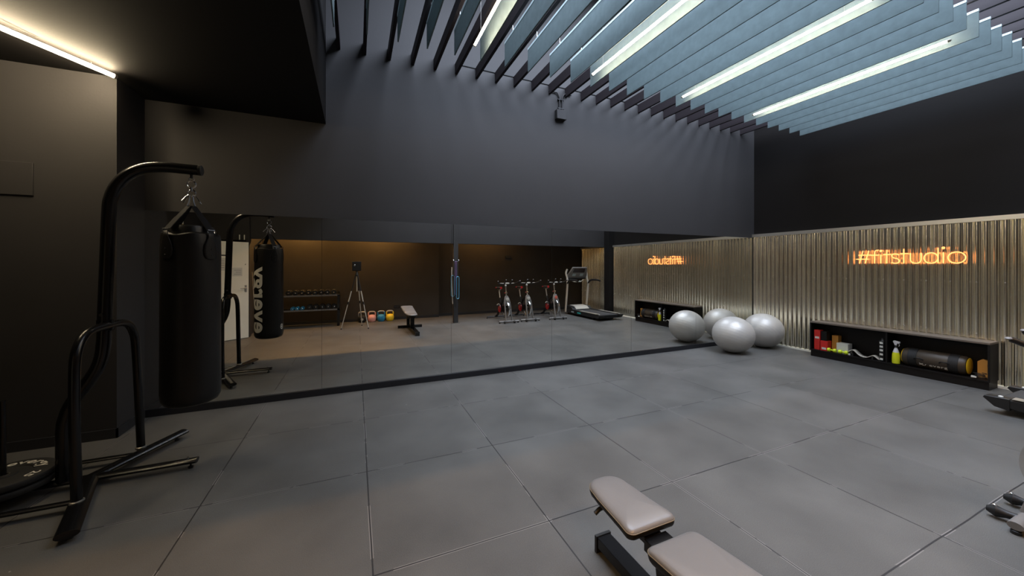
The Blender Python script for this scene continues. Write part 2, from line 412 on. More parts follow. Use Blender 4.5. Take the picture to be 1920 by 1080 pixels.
tl = ['leftmost of the four light tubes among the felt baffles', 'second light tube from the left among the felt baffles', 'third light tube from the left, running off the top edge', 'rightmost of the four light tubes, its both ends in view']
lt = thing('light_tube', '', 'lamp')
MB().cyl((0, -0.97, 0), (0, 0.97, 0), 0.0115, seg=16).build('diffuser', M['tube'], lt, smooth=True)
for s_ in (-1, 1):
    MB().lathe([(0.014, 0.97*s_), (0.015, 0.985*s_), (0.010, 0.995*s_)], (0,0,0), 'y', 14).build('end_cap', M['lgrey'], lt)
    MB().cyl((0, 0.78*s_, 0.012), (0, 0.78*s_, 2.08), 0.0010, seg=5).build('suspension_wire', M['steel'], lt)
for n in range(4):
    o = lt if n == 0 else copy_tree(lt)
    o.location = (X0+DX*(4.5+5*n)+0.004, -2.275, 3.815)
    tag(o, 'glowing warm white tube, '+tl[n], 'lamp', 'light tubes hung between the baffles')

# tube under the low ceiling on the left
A = Vector((-1.012, -0.612, 3.195)); B = A+Vector((-0.334, -0.562, 0)).normalized()*1.25
t = thing('light_tube', 'bright warm light tube under the low black ceiling above the left wall corner', 'lamp', tuple(A))
MB(A).cyl(A, B, 0.016, seg=16).build('diffuser', M['tube_left'], t, smooth=True)
d_ = (B-A).normalized()
MB(A).cyl(A, A-d_*0.02, 0.018, seg=14).build('end_cap', M['lgrey'], t)
MB(A).cyl(B, B+d_*0.02, 0.018, seg=14).build('end_cap', M['lgrey'], t)
MB(A).cyl(A+d_*0.15+Vector((0,0,0.012)), A+d_*0.15+Vector((0,0,0.046)), 0.002, seg=6).build('suspension_wire', M['steel'], t)
MB(A).cyl(B-d_*0.15+Vector((0,0,0.012)), B-d_*0.15+Vector((0,0,0.046)), 0.002, seg=6).build('suspension_wire', M['steel'], t)
tag(MB((-1.2,-1.2,3.23)).sweep([(-1.36,-1.32,3.236), (-1.24,-1.02,3.236), (-1.41,-1.16,3.236)], 0.0018, 6).build('cable', M['blackmatte']), 'thin black cable stapled to the low ceiling beside the light tube', 'cable')

# hidden-source tubes behind the rear bulkhead: their light washes the back wall
rl = ['over the dumbbell rack', 'over the kettlebells', 'over the leftmost bikes']
for (x0, x1), l in zip(((-0.9, 0.1), (0.9, 2.1), (3.9, 5.3)), rl):
    t = thing('light_tube', 'amber light tube behind the bulkhead at the back, '+l, 'lamp', ((x0+x1)/2, -5.62, 2.84), group='tubes behind the rear bulkhead')
    MB(((x0+x1)/2, -5.62, 2.84)).cyl((x0, -5.62, 2.84), (x1, -5.62, 2.84), 0.014, seg=12).build('diffuser', M['tube_rear'] if x0 < 3 else M['tube_rear_dim'], t, smooth=True)
    for x in (x0, x1): MB(((x0+x1)/2, -5.62, 2.84)).box((x-0.012, -5.635, 2.825), (x+0.012, -5.605, 2.951)).build('end_bracket', M['black'], t)

# ------------------------------------------------------------------ things on the walls
t = thing('junction_box', 'small dark junction box with two conduits high on the mirror wall', 'junction box', (3.83, 0, 3.80))
MB(t.location).box((3.735, -0.075, 3.79), (3.905, 0, 3.935)).build('box', M['paint'], t, bevel=0.006)
for sx, xe in ((-0.022, 3.62), (0.028, 4.02)):
    x = 3.83+sx
    MB(t.location).sweep(smooth_path([(x, -0.02, 3.93), (x, -0.02, 4.05), (x, -0.02, 4.13), (x+(0.035 if sx > 0 else -0.035), -0.02, 4.20), (x+(0.09 if sx > 0 else -0.06), -0.02, 4.21), (xe, -0.02, 4.21)]), 0.011, 10).build('conduit', M['paint'], t, smooth=True)
MB(t.location).box((3.78, -0.034, 4.10), (3.885, 0, 4.112)).build('clamp', M['base'], t)
MB(t.location).box((3.78, -0.034, 3.965), (3.885, 0, 3.977)).build('clamp', M['base'], t)
tag(MB((5.3,-0.01,4.31)).box((2.25,-0.012,4.305),(8.35,0,4.318)).build('cable_strip', M['blackmatte']), 'thin black strip along the top of the mirror wall between the beams', 'strip')
tag(MB((-1.8,-0.48,2.13)).box((-1.98,-0.485,2.135),(-1.572,-0.4705,2.41)).build('access_panel', M['paint'], bevel=0.002), 'flat charcoal access panel high on the left wall', 'panel')
t = thing('warning_sign', 'small yellow warning sticker high on the far left wall, seen in mirror', 'sign', (-1.998, -3.55, 2.30))
MB(t.location).box((-2.0, -3.66, 2.30), (-1.995, -3.49, 2.49)).build('plate', M['yellowsign'], t)
MB(t.location).box((-1.995, -3.655, 2.305), (-1.994, -3.495, 2.36)).build('white_band', M['paper'], t)
MB(t.location).prism([(-3.60, 2.37), (-3.555, 2.37), (-3.545, 2.40), (-3.565, 2.43), (-3.59, 2.42)], 'x', -1.995, -1.9935).build('black_mark', M['blackmatte'], t)
def socket(name, lab, x, y, z, w=0.16, h=0.085):
    t = thing(name, lab, 'socket', (x, y, z)); 
    MB(t.location).box((x-w/2, y, z), (x+w/2, y+0.012, z+h)).build('face_plate', M['blackmatte'], t, bevel=0.003)
    for s_ in (-1, 1): MB(t.location).lathe([(0.026, 0.012), (0.026, 0.015), (0.022, 0.0135)], (x+s_*w/4, y, z+h/2), 'y', 16).build('outlet', M['black'], t)
socket('wall_socket', 'black double socket low on the back wall right of the yellow kettlebell', 1.99, -5.978, 0.33)
t = thing('exit_sign', 'dark unlit sign box high on the back wall above the bikes', 'sign', (5.53, -6.215, 1.78))
MB(t.location).box((5.43, -6.22, 1.78), (5.63, -6.18, 1.87)).build('housing', M['black'], t, bevel=0.005)
for i in range(3): MB(t.location).box((5.455+i*0.055, -6.18, 1.80), (5.495+i*0.055, -6.177, 1.845)).build('pictogram', M['darkgrey'], t)
# open white door
dl = math.hypot(0.40, 0.31)
t = thing('door_1', 'open white door with lever handle by the back left wall', 'door', (-1.20, -4.50, 0)); t['kind'] = 'structure'
ang = math.atan2(0.27, -0.36); t.rotation_euler = (0, 0, ang); W_ = 0.74
del t['label'], t['category']
MB().box((0, -0.02, 0.01), (W_, 0.02, 2.04)).build('leaf', M['white'], t, bevel=0.002)
hd = MB().box((0.035, -0.028, 0.98), (0.075, -0.02, 1.13)).build('handle_plate', M['steel'], t, bevel=0.002)
MB().sweep(smooth_path([(0.055, -0.028, 1.07), (0.055, -0.07, 1.07), (0.075, -0.075, 1.07), (0.175, -0.075, 1.065)], 4), 0.008, 10).build('lever', M['steel'], hd, smooth=True)
hd2 = MB().box((0.035, 0.02, 0.98), (0.075, 0.028, 1.13)).build('handle_plate', M['steel'], t)
pp = MB().box((0.12, -0.0225, 1.32), (0.30, -0.0205, 1.50)).build('notice', M['paper'], t)
lb = MB()
for i in range(3): lb.box((0.14, -0.0232, 1.36+0.04*i), (0.27-0.03*(i % 2), -0.0226, 1.368+0.04*i))
lb.build('print', M['ink'], pp)
pp = MB().box((0.42, -0.0225, 1.44), (0.60, -0.0205, 1.70)).build('notice', M['paper'], t)
lb = MB()
for i in range(4): lb.box((0.44, -0.0232, 1.50+0.045*i), (0.58-0.03*(i % 2), -0.0226, 1.508+0.045*i))
lb.build('print', M['ink'], pp)
MB().box((0.40, -0.026, 1.74), (0.74, -0.02, 1.765)).build('black_strip', M['blackmatte'], t)
MB().sweep([(0.07,-0.02,1.56), (0.07,-0.045,1.56), (0.07,-0.045,1.585)], 0.004, 6).build('hook', M['blackmatte'], t)
t = thing('wall_rod', 'two short white rods on the wall above the open door', 'rod', (-1.32, -4.54, 2.11))
for x in (-1.36, -1.275): MB(t.location).cyl((x, -4.53, 2.095), (x, -4.53, 2.20), 0.010, seg=10).build('rod', M['white'], t)
t = thing('pole', 'thin white pole leaning beside the open door edge', 'pole', (-1.17, -4.80, 0))
MB(t.location).sweep([(-1.15, -4.84, 0.03), (-1.17, -4.88, 0.55)], 0.013, 10).build('grip', M['lgrey'], t, smooth=True)
MB(t.location).sweep([(-1.17, -4.88, 0.55), (-1.235, -4.97, 1.40)], 0.006, 8).build('shaft', M['lgrey'], t, smooth=True)
MB(t.location).lathe([(0.02, 0.0), (0.02, 0.02), (0.013, 0.035)], (-1.15, -4.84, 0), 'z', 12).build('foot', M['black'], t)

# square post with resistance bands
t = thing('square_post', 'dark square steel post in the open floor, seen in mirror', 'post', (3.37, -4.66, 0))
MB(t.location).box((3.31, -4.73, 0.004), (3.43, -4.61, 2.1295)).build('column', M['paint'], t, bevel=0.006)
MB(t.location).box((3.31, -4.639, 2.1295), (3.43, -4.61, 4.17)).build('column_top', M['paint'], t)
MB(t.location).box((3.28, -4.76, 0), (3.46, -4.58, 0.012)).build('base_plate', M['steel'], t)
MB(t.location).sweep([(3.30, -4.60, 1.70), (3.30, -4.57, 1.66), (3.37, -4.555, 1.645), (3.44, -4.57, 1.66), (3.44, -4.60, 1.70)], 0.006, 8).build('band_hook', M['chrome'], t)
def band(lab, x, y, z1, z0, w, r, m):
    p = [(x-w/2, y, z1-w/2)]+arc((x, y, z1-w/2), w/2, 180, 0, 8)[1:]+[(x+w/2, y, z0+w/2)]+arc((x, y, z0+w/2), w/2, 0, -180, 8)[1:]
    o = MB((x, y, z0)).sweep(p, r, 8, closed=True, flat=(1, 0.5), up=(0,1,0)).build('resistance_band', m, smooth=True)
    tag(o, lab, 'resistance band', 'resistance bands on the post hook')
band('light blue resistance band hanging on the square post', 3.40, -4.545, 1.25, 0.66, 0.07, 0.016, M['blueband'])
band('long purple resistance band hanging on the square post', 3.35, -4.555, 1.655, 0.78, 0.035, 0.009, M['purple'])
band('wide blue band hanging at the left side of the post', 3.275, -4.585, 1.28, 0.72, 0.08, 0.014, M['blueband'])
band('narrow black band hanging lowest on the post', 3.315, -4.562, 1.66, 0.42, 0.045, 0.010, M['blackmatte'])
tag(MB((3.27,-4.60,1.0)).sweep(smooth_path([(3.262,-4.62,1.50),(3.255,-4.62,1.2),(3.27,-4.62,0.8),(3.285,-4.62,0.52)]), [0.012]*19, 8).build('jump_rope', M['lgrey'], smooth=True), 'pale jump rope handle hanging left of the blue bands on the post', 'jump rope')

# ------------------------------------------------------------------ heavy bag and stand
SY = -1.35
st = thing('punch_bag_stand', 'gloss black tubular punch bag stand with arched arm, left of the mirror', 'stand', (-0.80, SY, 0))
O = (-0.80, SY, 0)
ZB = 0.052
def base_tube(p0, p1, name='base_tube', w=0.052):
    return MB(O).sweep([p0, p1], w, 14, flat=(0.45, 1), up=(0,0,1)).build(name, M['steelblack'], st, smooth=True)
c_ = base_tube((-0.20, SY, ZB), (-1.72, SY, ZB), w=0.040)
f1 = base_tube((-0.80, SY, ZB), (-0.50, -0.70, ZB), 'base_tube', 0.045)
f2 = base_tube((-0.80, SY, ZB), (-0.55, -2.05, ZB), 'base_tube', 0.050)
base_tube((-0.71, -1.67, ZB), (-1.55, -1.67, ZB), w=0.026)
base_tube((-0.69, -1.05, ZB), (-1.55, -1.05, ZB), w=0.026)
for x, y in ((-0.24, SY), (-0.53, -0.76), (-0.57, -1.99), (-1.68, SY), (-1.5, -1.67), (-1.5, -1.05)):
    MB(O).lathe([(0.016, 0.0), (0.016, 0.014), (0.006, 0.016), (0.006, 0.034)], (x, y, 0), 'z', 12).build('levelling_foot', M['black'], st)
MB(O).lathe([(0.004, 0), (0.009, 0.001), (0.009, 0.006), (0.004, 0.007), (0.004, 0.016)], (-0.255, SY, ZB+0.018), 'z', 10).build('bolt', M['chrome'], st)
post = [(-0.93, SY, 0.05), (-0.93, SY, 0.40), (-0.918, SY, 0.50), (-0.885, SY, 0.60), (-0.79, SY, 0.76), (-0.745, SY, 0.87), (-0.728, SY, 1.0), (-0.722, SY, 1.2), (-0.71, SY, 1.6), (-0.70, SY, 1.93), (-0.69, SY, 2.03), (-0.655, SY, 2.13), (-0.59, SY, 2.215), (-0.50, SY, 2.265), (-0.39, SY, 2.283), (-0.28, SY, 2.282), (-0.185, SY, 2.28)]
MB(O).sweep(smooth_path(post, 5), 0.0385, 20).build('upright_arm', M['steelblack'], st, smooth=True)
MB(O).lathe([(0.040, -0.01), (0.040, 0.008), (0.030, 0.013)], (-0.180, SY, 2.28), 'x', 20).build('arm_cap', M['black'], st)
u = [(-0.68, -1.715, 0.06), (-0.69, -1.715, 0.55), (-0.695, -1.705, 0.90), (-0.697, -1.675, 1.02), (-0.70, -1.60, 1.095), (-0.70, -1.50, 1.118), (-0.70, SY, 1.120), (-0.70, -1.22, 1.118), (-0.70, -1.11, 1.09), (-0.697, -1.045, 1.01), (-0.695, -1.02, 0.90), (-0.69, -0.995, 0.55), (-0.68, -0.98, 0.06)]
MB(O).sweep(smooth_path(u, 5), 0.0265, 18).build('arched_brace', M['steelblack'], st, smooth=True)
MB(O).cyl((-0.72, SY, 1.085), (-0.72, SY, 1.16), 0.045, seg=20).build('collar', M['steelblack'], st, smooth=True)
for y in (-1.395, -1.305):
    for z in (1.20, 1.135): MB(O).lathe([(0.010, -0.01), (0.010, 0.004), (0.004, 0.008)], (-0.72, y, z), 'y', 8).build('bolt', M['black'], st)
for y in (-1.715, -0.98): MB(O).lathe([(0.034, 0.066), (0.034, 0.078), (0.027, 0.082)], (-0.68, y, 0), 'z', 18).build('foot_flange', M['steel'], st)
MB(O).sweep([(-0.235, SY, 2.245), (-0.235, SY, 2.215)], 0.009, 10).build('eye_bolt', M['black'], st)
MB(O).cyl((-1.20, -1.37, 0.06), (-1.205, -1.37, 0.66), 0.0135, seg=14).build('weight_peg', M['steelblack'], st, smooth=True)

# weight plates on the peg
def ring_text(mb, txt, R, size, a0, z, rev=False, ctr=(0, 0), offset=0.004, maxw=None):
    vs, fs, w = text_mesh(txt, size, 0.0, 0.0012, 1.05)
    out = []
    for v in vs:
        a = a0+(-(v.x-w/2)/R if not rev else (v.x-w/2)/R)
        rr = R+(v.y if not rev else -v.y)
        out.append((ctr[0]+rr*math.cos(a), ctr[1]+rr*math.sin(a), z+v.z))
    letters(out, fs, (0,0,0), M['printwhite'], mb)
def plate(z, lab, txt):
    cx, cy = -1.20, -1.37; R = 0.225
    t = thing('weight_plate', lab, 'weight plate', (cx, cy, z), group='bumper plates on the stand peg')
    h = 0.048
    pr = [(0.026, 0), (0.205, 0), (0.222, 0.008), (R, 0.014), (R, h-0.012), (0.220, h-0.003), (0.205, h), (0.125, h), (0.118, h-0.007), (0.060, h-0.007), (0.056, h), (0.026, h)]
    mb = MB(); seg = 64
    base = 0
    for r, hh in pr:
        for k in range(seg): mb.v.append(Vector((r*math.cos(2*PI*k/seg), r*math.sin(2*PI*k/seg), hh)))
    n = len(pr)
    for i in range(n):
        for k in range(seg):
            k2 = (k+1) % seg; a = i*seg; b = ((i+1) % n)*seg; mb.f.append((a+k, a+k2, b+k2, b+k))
    mb.build('disc', M['blackmatte'], t, smooth=True)
    rg = MB(); sg = 32
    for r, hh in ((0.020, -0.0005), (0.027, -0.0005), (0.027, h+0.001), (0.020, h+0.001)):
        for k in range(sg): rg.v.append(Vector((r*math.cos(2*PI*k/sg), r*math.sin(2*PI*k/sg), hh)))
    for i in range(4):
        for k in range(sg):
            k2 = (k+1) % sg; a = i*sg; b = ((i+1) % 4)*sg; rg.f.append((a+k, a+k2, b+k2, b+k))
    rg.build('steel_hub', M['steel'], t, smooth=True)
    if txt:
        mb = t
        ring_text(mb, 'evergy', 0.140, 0.085, math.radians(68), h+0.0004)
        ring_text(mb, 'evergy', 0.140, 0.085, math.radians(-112), h+0.0004)
        ring_text(mb, '25', 0.147, 0.062, math.radians(-18), h+0.0004)
        ring_text(mb, '25', 0.147, 0.062, math.radians(162), h+0.0004)
plate(0.078, 'lower black bumper plate of the two stacked on the stand peg', False)
plate(0.128, 'upper black bumper plate with white lettering, on the stand peg', True)

# the bag
BX, BY = -0.235, SY
bag = thing('punch_bag', 'tall black leather punch bag with white lettering hanging from the stand', 'punch bag', (BX, BY, 0.50))
BO = (BX, BY, 0.50)
RB = 0.178
prof = [(0.0, 0.508), (0.08, 0.503), (0.135, 0.506), (0.162, 0.520), (0.176, 0.550), (0.1795, 0.60), (0.1785, 0.9), (0.178, 1.2), (0.1775, 1.5), (0.176, 1.66), (0.174, 1.745), (0.168, 1.785), (0.156, 1.795), (0.150, 1.790), (0.146, 1.775), (0.142, 1.79), (0.138, 1.825), (0.128, 1.845), (0.08, 1.850), (0.0, 1.852)]
seg = 72; mb = MB(BO)
for r, z in prof:
    for k in range(seg):
        a = 2*PI*k/seg; rr = max(r, 0.001)
        w = 0.0025*math.sin(4*a+0.4)*max(0, min(1, (z-1.55)/0.2))+0.0015*math.sin(9*a+z*3)*(1 if 1.60 < z < 1.80 else 0.2)
        zz = z-(0.018*abs(math.cos(2*a+0.5))**3 if 1.74 < z < 1.81 else 0)
        mb.v.append(Vector((BX+(rr+w)*math.cos(a), BY+(rr+w)*math.sin(a), zz)))
for i in range(len(prof)-1):
    for k in range(seg):
        k2 = (k+1) % seg; a = i*seg; b = a+seg; mb.f.append((a+k, a+k2, b+k2, b+k))
mb.build('bag_body', M['leather'], bag, smooth=True)
apex = Vector((BX, BY, 2.02))
for q in range(4):
    a = math.radians(-123+90*q)
    dirv = Vector((math.cos(a), math.sin(a), 0)); tan = Vector((-math.sin(a), math.cos(a), 0))
    p0 = Vector((BX, BY, 0))+dirv*0.020+Vector((0,0,2.0)); p1 = Vector((BX, BY, 0))+dirv*0.168+Vector((0,0,1.815))
    def ribbon(pts, w, th, name, m, nrm):
        r_ = MB(BO); n = len(pts)
        for i, p in enumerate(pts):
            ww = w[i] if isinstance(w, list) else w
            for s1, s2 in ((-1,-1),(1,-1),(1,1),(-1,1)): r_.v.append(p+tan*(s1*ww/2)+nrm[i]*(s2*th/2))
        for i in range(n-1):
            for k in range(4):
                k2 = (k+1) % 4; r_.f.append((i*4+k, i*4+k2, (i+1)*4+k2, (i+1)*4+k))
        r_.f.append((0,3,2,1)); r_.f.append(tuple((n-1)*4+k for k in range(4)))
        return r_.build(name, m, bag)
    sd = (p1-p0).normalized(); sn = sd.cross(tan)
    ribbon([p0, p0.lerp(p1, 0.5), p0.lerp(p1, 0.5)+sn*0.002, p1], [0.040, 0.048, 0.050, 0.052], 0.006, 'strap', M['strap'], [sn]*4)
    # D ring
    c = Vector((BX, BY, 1.803))+dirv*0.178
    pts = [c+tan*sx+Vector((0,0,sz)) for sx, sz in ((-0.026, 0.012), (0.026, 0.012), (0.026, -0.006), (0.015, -0.012), (-0.015, -0.012), (-0.026, -0.006))]
    MB(BO).sweep(pts, 0.0035, 8, closed=True).build('d_ring', M['chrome'], bag, smooth=True)
    # leather tab with rounded end
    tb = MB(BO); cols = []
    prof2 = [(1.80, 0.020), (1.76, 0.022), (1.735, 0.032), (1.70, 0.047), (1.66, 0.052), (1.625, 0.048), (1.600, 0.034), (1.592, 0.012)]
    for z, hw in prof2:
        for j in range(7):
            th = (-1+2*j/6)*hw/RB
            tb.v.append(Vector((BX+(RB+0.005)*math.cos(a+th), BY+(RB+0.005)*math.sin(a+th), z)))
    for i in range(len(prof2)-1):
        for j in range(6): tb.f.append((i*7+j, i*7+j+1, i*7+7+j+1, i*7+7+j))
    o = tb.build('leather_tab', M['leather'], bag, smooth=True)
    so = o.modifiers.new('thick', 'SOLIDIFY'); so.thickness = 0.004
    for zz in (1.67, 1.625):
        rv = Vector((BX, BY, zz))+dirv*(RB+0.006)
        MB(BO).sweep([rv-dirv*0.001, rv+dirv*0.003], [0.006, 0.004], 10).build('rivet', M['black'], bag)
def ring_(c, r, th, rotz, name, m, par, tilt=0.0, o=BO, sy=1.0):
    pts = []
    for k in range(20):
        a = 2*PI*k/20; p = Vector((r*math.cos(a)*sy, 0, r*math.sin(a))); p = Matrix.Rotation(tilt, 3, 'Y') @ p; p = Matrix.Rotation(rotz, 3, 'Z') @ p; pts.append(p+Vector(c))
    return MB(o).sweep(pts, th, 8, closed=True).build(name, m, par, smooth=True)
ring_((BX, BY, 2.207), 0.014, 0.004, 0.3, 'hook_ring', M['steel'], bag)
ring_((BX, BY, 2.168), 0.026, 0.0045, 0.1, 'swivel_ring', M['chrome'], bag)
MB(BO).cyl((BX, BY, 2.145), (BX, BY, 2.115), 0.008, seg=10).build('swivel', M['chrome'], bag)
ring_((BX, BY, 2.098), 0.028, 0.0045, -0.2, 'swivel_ring', M['chrome'], bag)
for q in range(4):
    a = math.radians(-123+90*q); dv = Vector((math.cos(a), math.sin(a), 0))
    p0 = Vector((BX, BY, 2.085)); p1 = p0+dv*0.075+Vector((0,0,-0.055))
    MB(BO).sweep([p0+dv*0.02, p0+dv*0.045+Vector((0,0,-0.016)), p1], [0.005, 0.004, 0.004], 8).build('carabiner_gate', M['chrome'], bag, smooth=True)
    MB(BO).sweep([p0+dv*0.01, p0+dv*0.018+Vector((0,0,-0.05)), p0+dv*0.03+Vector((0,0,-0.085))], 0.0045, 8).build('carabiner', M['chrome'] if q else M['chrome'], bag, smooth=True)
# lettering round the bag, read upwards
vs, fs, w = text_mesh('evergy', 0.30, 0.0, 0.0085, 1.06)
H = 0.93; xh = 0.158; k_ = H/w; out = []
ymx = max(v.y for v in vs)
for v in vs:
    s_ = v.x*k_; hgt = v.y*(xh/0.158)
    phi = math.radians(151)-hgt/RB
    rr = RB+0.0035
    out.append((BX+rr*math.cos(phi), BY+rr*math.sin(phi), 0.60+s_))
letters(out, fs, BO, M['printwhite'], bag)
lg = MB(BO); nn = 20
for ri, (ra, rb) in enumerate(((0.0, 0.010), (0.018, 0.026))):
    b0 = len(lg.v)
    for k in range(nn):
        a = 2*PI*k/nn
        for r in (ra, rb):
            th = math.radians(22)+r*math.cos(a)/RB
            lg.v.append(Vector((BX+(RB+0.0035)*math.cos(th), BY+(RB+0.0035)*math.sin(th), 0.665+r*1.5*math.sin(a))))
    for k in range(nn):
        k2 = (k+1) % nn; lg.f.append((b0+k*2, b0+k*2+1, b0+k2*2+1, b0+k2*2))
lg.build('round_logo', M['printwhite'], bag)

# ------------------------------------------------------------------ exercise balls
def gym_ball(x, y, r, lab, rot):
    mb = MB(); nu, nv = 48, 64
    for i in range(nv+1):
        th = PI*i/nv
        rr = r*(1-0.004*(0.5+0.5*math.cos(th*40))*(1 if 0.25 < th < PI-0.25 else 0))
        for k in range(nu):
            a = 2*PI*k/nu; mb.v.append(Vector((rr*math.sin(th)*math.cos(a), rr*math.sin(th)*math.sin(a), rr*math.cos(th))))
    for i in range(nv):
        for k in range(nu):
            k2 = (k+1) % nu; mb.f.append((i*nu+k, i*nu+k2, (i+1)*nu+k2, (i+1)*nu+k))
    mb.v = [Matrix.Rotation(rot, 3, 'Y') @ v for v in mb.v]
    mb.v = [Vector((v.x*1.03, v.y*1.03, v.z*0.975)) for v in mb.v]
    zmin = min(v.z for v in mb.v)
    t = thing('exercise_ball', lab, 'exercise ball', (x, y, -zmin), group='silver exercise balls in the corner')
    for p_ in mb.v: pass
    o = mb.build('shell', M['ball'], t, smooth=True)
    bmv = MB().lathe([(0.012, 0), (0.012, 0.004), (0.004, 0.006)], (0, 0, 0), 'z', 14)
    d = (Matrix.Rotation(rot, 3, 'Y') @ Vector((0, 0, 1)))
    d = Vector((d.x*1.03, d.y*1.03, d.z*0.975))*r
    q = Vector((0,0,1)).rotation_difference(d.normalized())
    bmv.v = [q @ v+d*0.995 for v in bmv.v]
    bmv.build('valve_plug', M['grey'], t)
gym_ball(7.09, -0.50, 0.325, 'silver exercise ball nearest the camera, its twin shown in the mirror', 0.5)
gym_ball(8.01, -0.44, 0.325, 'silver exercise ball behind the front one, against the corrugated wall', 0.9)

# ------------------------------------------------------------------ low shelf unit and what is on it
SX0, SX1, S0, S1 = 8.09, 8.365, -3.10, -1.17
sh = thing('low_shelf', 'long low black open shelf against the corrugated wall', 'shelf', (8.23, -2.13, 0)); SO = (8.23, -2.13, 0)
MB(SO).box((SX0, S0, 0.566), (SX1, S1, 0.59)).build('top_board', M['woodtop'], sh, bevel=0.002)
MB(SO).box((SX0+0.01, S0+0.01, 0.0), (SX1, S1-0.01, 0.10)).build('plinth', M['wood'], sh)
MB(SO).box((SX0, S0, 0.10), (SX1, S1, 0.118)).build('bottom_board', M['wood'], sh)
MB(SO).box((SX0, S0, 0.118), (SX1, S0+0.02, 0.566)).build('side_panel', M['wood'], sh)
MB(SO).box((SX0, S1-0.02, 0.118), (SX1, S1, 0.566)).build('side_panel', M['wood'], sh)
MB(SO).box((SX0+0.01, -2.155, 0.118), (SX1, -2.135, 0.566)).build('divider', M['wood'], sh)
MB(SO).box((SX1-0.012, S0+0.02, 0.118), (SX1, S1-0.02, 0.566)).build('back_panel', M['wood'], sh)
ZS = 0.1185
def carton(x0, y0, x1, y1, z0, z1, m, lab, labelm=None):
    c = ((x0+x1)/2, (y0+y1)/2, z0)
    t = thing('carton', lab, 'box', c, group='small cartons on the shelf')
    MB(c).box((x0, y0, z0), (x1, y1, z1)).build('card_body', m, t, bevel=0.002)
    if labelm:
        yl, yh = (y0+y1)/2-0.03, (y0+y1)/2+0.03
        MB(c).box((x0-0.001, yl, z0+0.02), (x0+0.0005, yh, z0+0.055)).build('label', labelm, t)
carton(8.13, -1.295, 8.23, -1.215, ZS, ZS+0.165, M['red'], 'red carton at the bottom left of the shelf', None)
carton(8.12, -1.41, 8.24, -1.31, ZS, ZS+0.165, M['red'], 'red carton with white label, right of its red neighbour', M['paper'])
carton(8.13, -1.30, 8.23, -1.215, ZS+0.166, ZS+0.33, M['red'], 'red carton with white label stacked on another red carton', M['paper'])
carton(8.13, -1.395, 8.23, -1.315, ZS+0.166, ZS+0.32, M['wood'], 'black carton beside the top red carton', None)
carton(8.24, -1.50, 8.34, -1.415, ZS, ZS+0.26, M['orange'], 'brown cardboard box behind the white carton', None)
carton(8.17, -1.66, 8.30, -1.51, ZS, ZS+0.16, M['paper'], 'white carton behind the yellow dumbbells on shelf', None)
for x, y, l in ((8.125, -1.47, 'left'), (8.125, -1.62, 'right')):
    t = thing('small_dumbbell', 'small lime yellow dumbbell on the shelf, '+l+' of the pair', 'dumbbell', (x, y, ZS+0.032), group='lime dumbbells on the shelf')
    for s_ in (-1, 1): MB().lathe([(0.012, -0.022), (0.028, -0.018), (0.032, 0), (0.028, 0.018), (0.012, 0.022)], (0, s_*0.040, 0), 'y', 16).build('head', M['lime'], t, smooth=True)
    MB().cyl((0, -0.03, 0), (0, 0.03, 0), 0.011, seg=12).build('handle', M['lime'], t, smooth=True)
# wavy white stretching board
t = thing('back_stretcher', 'wavy cream back stretcher lying on the shelf', 'back stretcher', (8.17, -1.86, ZS))
wv = MB(); n = 28
for i in range(n+1):
    f = i/n; y = 0.22-0.44*f; z = 0.012+0.085*math.exp(-((f-0.22)/0.16)**2)+0.05*math.exp(-((f-0.78)/0.12)**2)
    for x in (-0.045, 0.045): wv.v.append(Vector((x, y, z)))
for i in range(n): wv.f.append((i*2, i*2+1, i*2+3, i*2+2))
o = wv.build('curved_board', M['lgrey'], t, smooth=True); o.modifiers.new('t', 'SOLIDIFY').thickness = 0.010
for y in (0.2, -0.2): MB().box((-0.05, y-0.012, 0.0), (0.05, y+0.012, 0.014)).build('foot', M['black'], t)
for y in (0.12, -0.12): MB().box((-0.05, y-0.01, 0.0), (0.05, y+0.01, 0.045)).build('rib', M['black'], t)
tag(MB((8.15,-1.66,ZS)).lathe([(0.012,0),(0.016,0.008),(0.014,0.022),(0.006,0.028)], (8.12,-1.70,ZS), 'z', 14).build('bottle_cap', M['paper'], smooth=True), 'small white knob shaped cap on the shelf left of the wavy board', 'cap')
# tall black shaker with white marks
t = thing('shaker_bottle', 'tall black bottle with white patches standing by the shelf divider', 'bottle', (8.15, -2.085, ZS))
MB().lathe([(0.030, 0), (0.036, 0.01), (0.038, 0.24), (0.040, 0.25), (0.040, 0.30), (0.020, 0.315), (0.014, 0.33), (0.013, 0.345)], (0,0,0), 'z', 24).build('bottle', M['black'], t, smooth=True)
sp = MB()
for i, (z, yo) in enumerate(((0.02, 0.0), (0.09, 0.004), (0.15, 0.008), (0.205, -0.004), (0.26, 0.006))):
    for j in range(5):
        a = PI+(-0.45+0.22*j)+yo*8; 
    vsq = []
    for j in range(6):
        a = PI-0.50+0.19*j
        for zz in (z, z+0.022+0.012*((i+j) % 2)): vsq.append((0.0415*math.cos(a), 0.0415*math.sin(a), zz))
    MB().add(vsq, [(j*2, j*2+1, j*2+3, j*2+2) for j in range(5)]).build('white_patch', M['paper'], t)
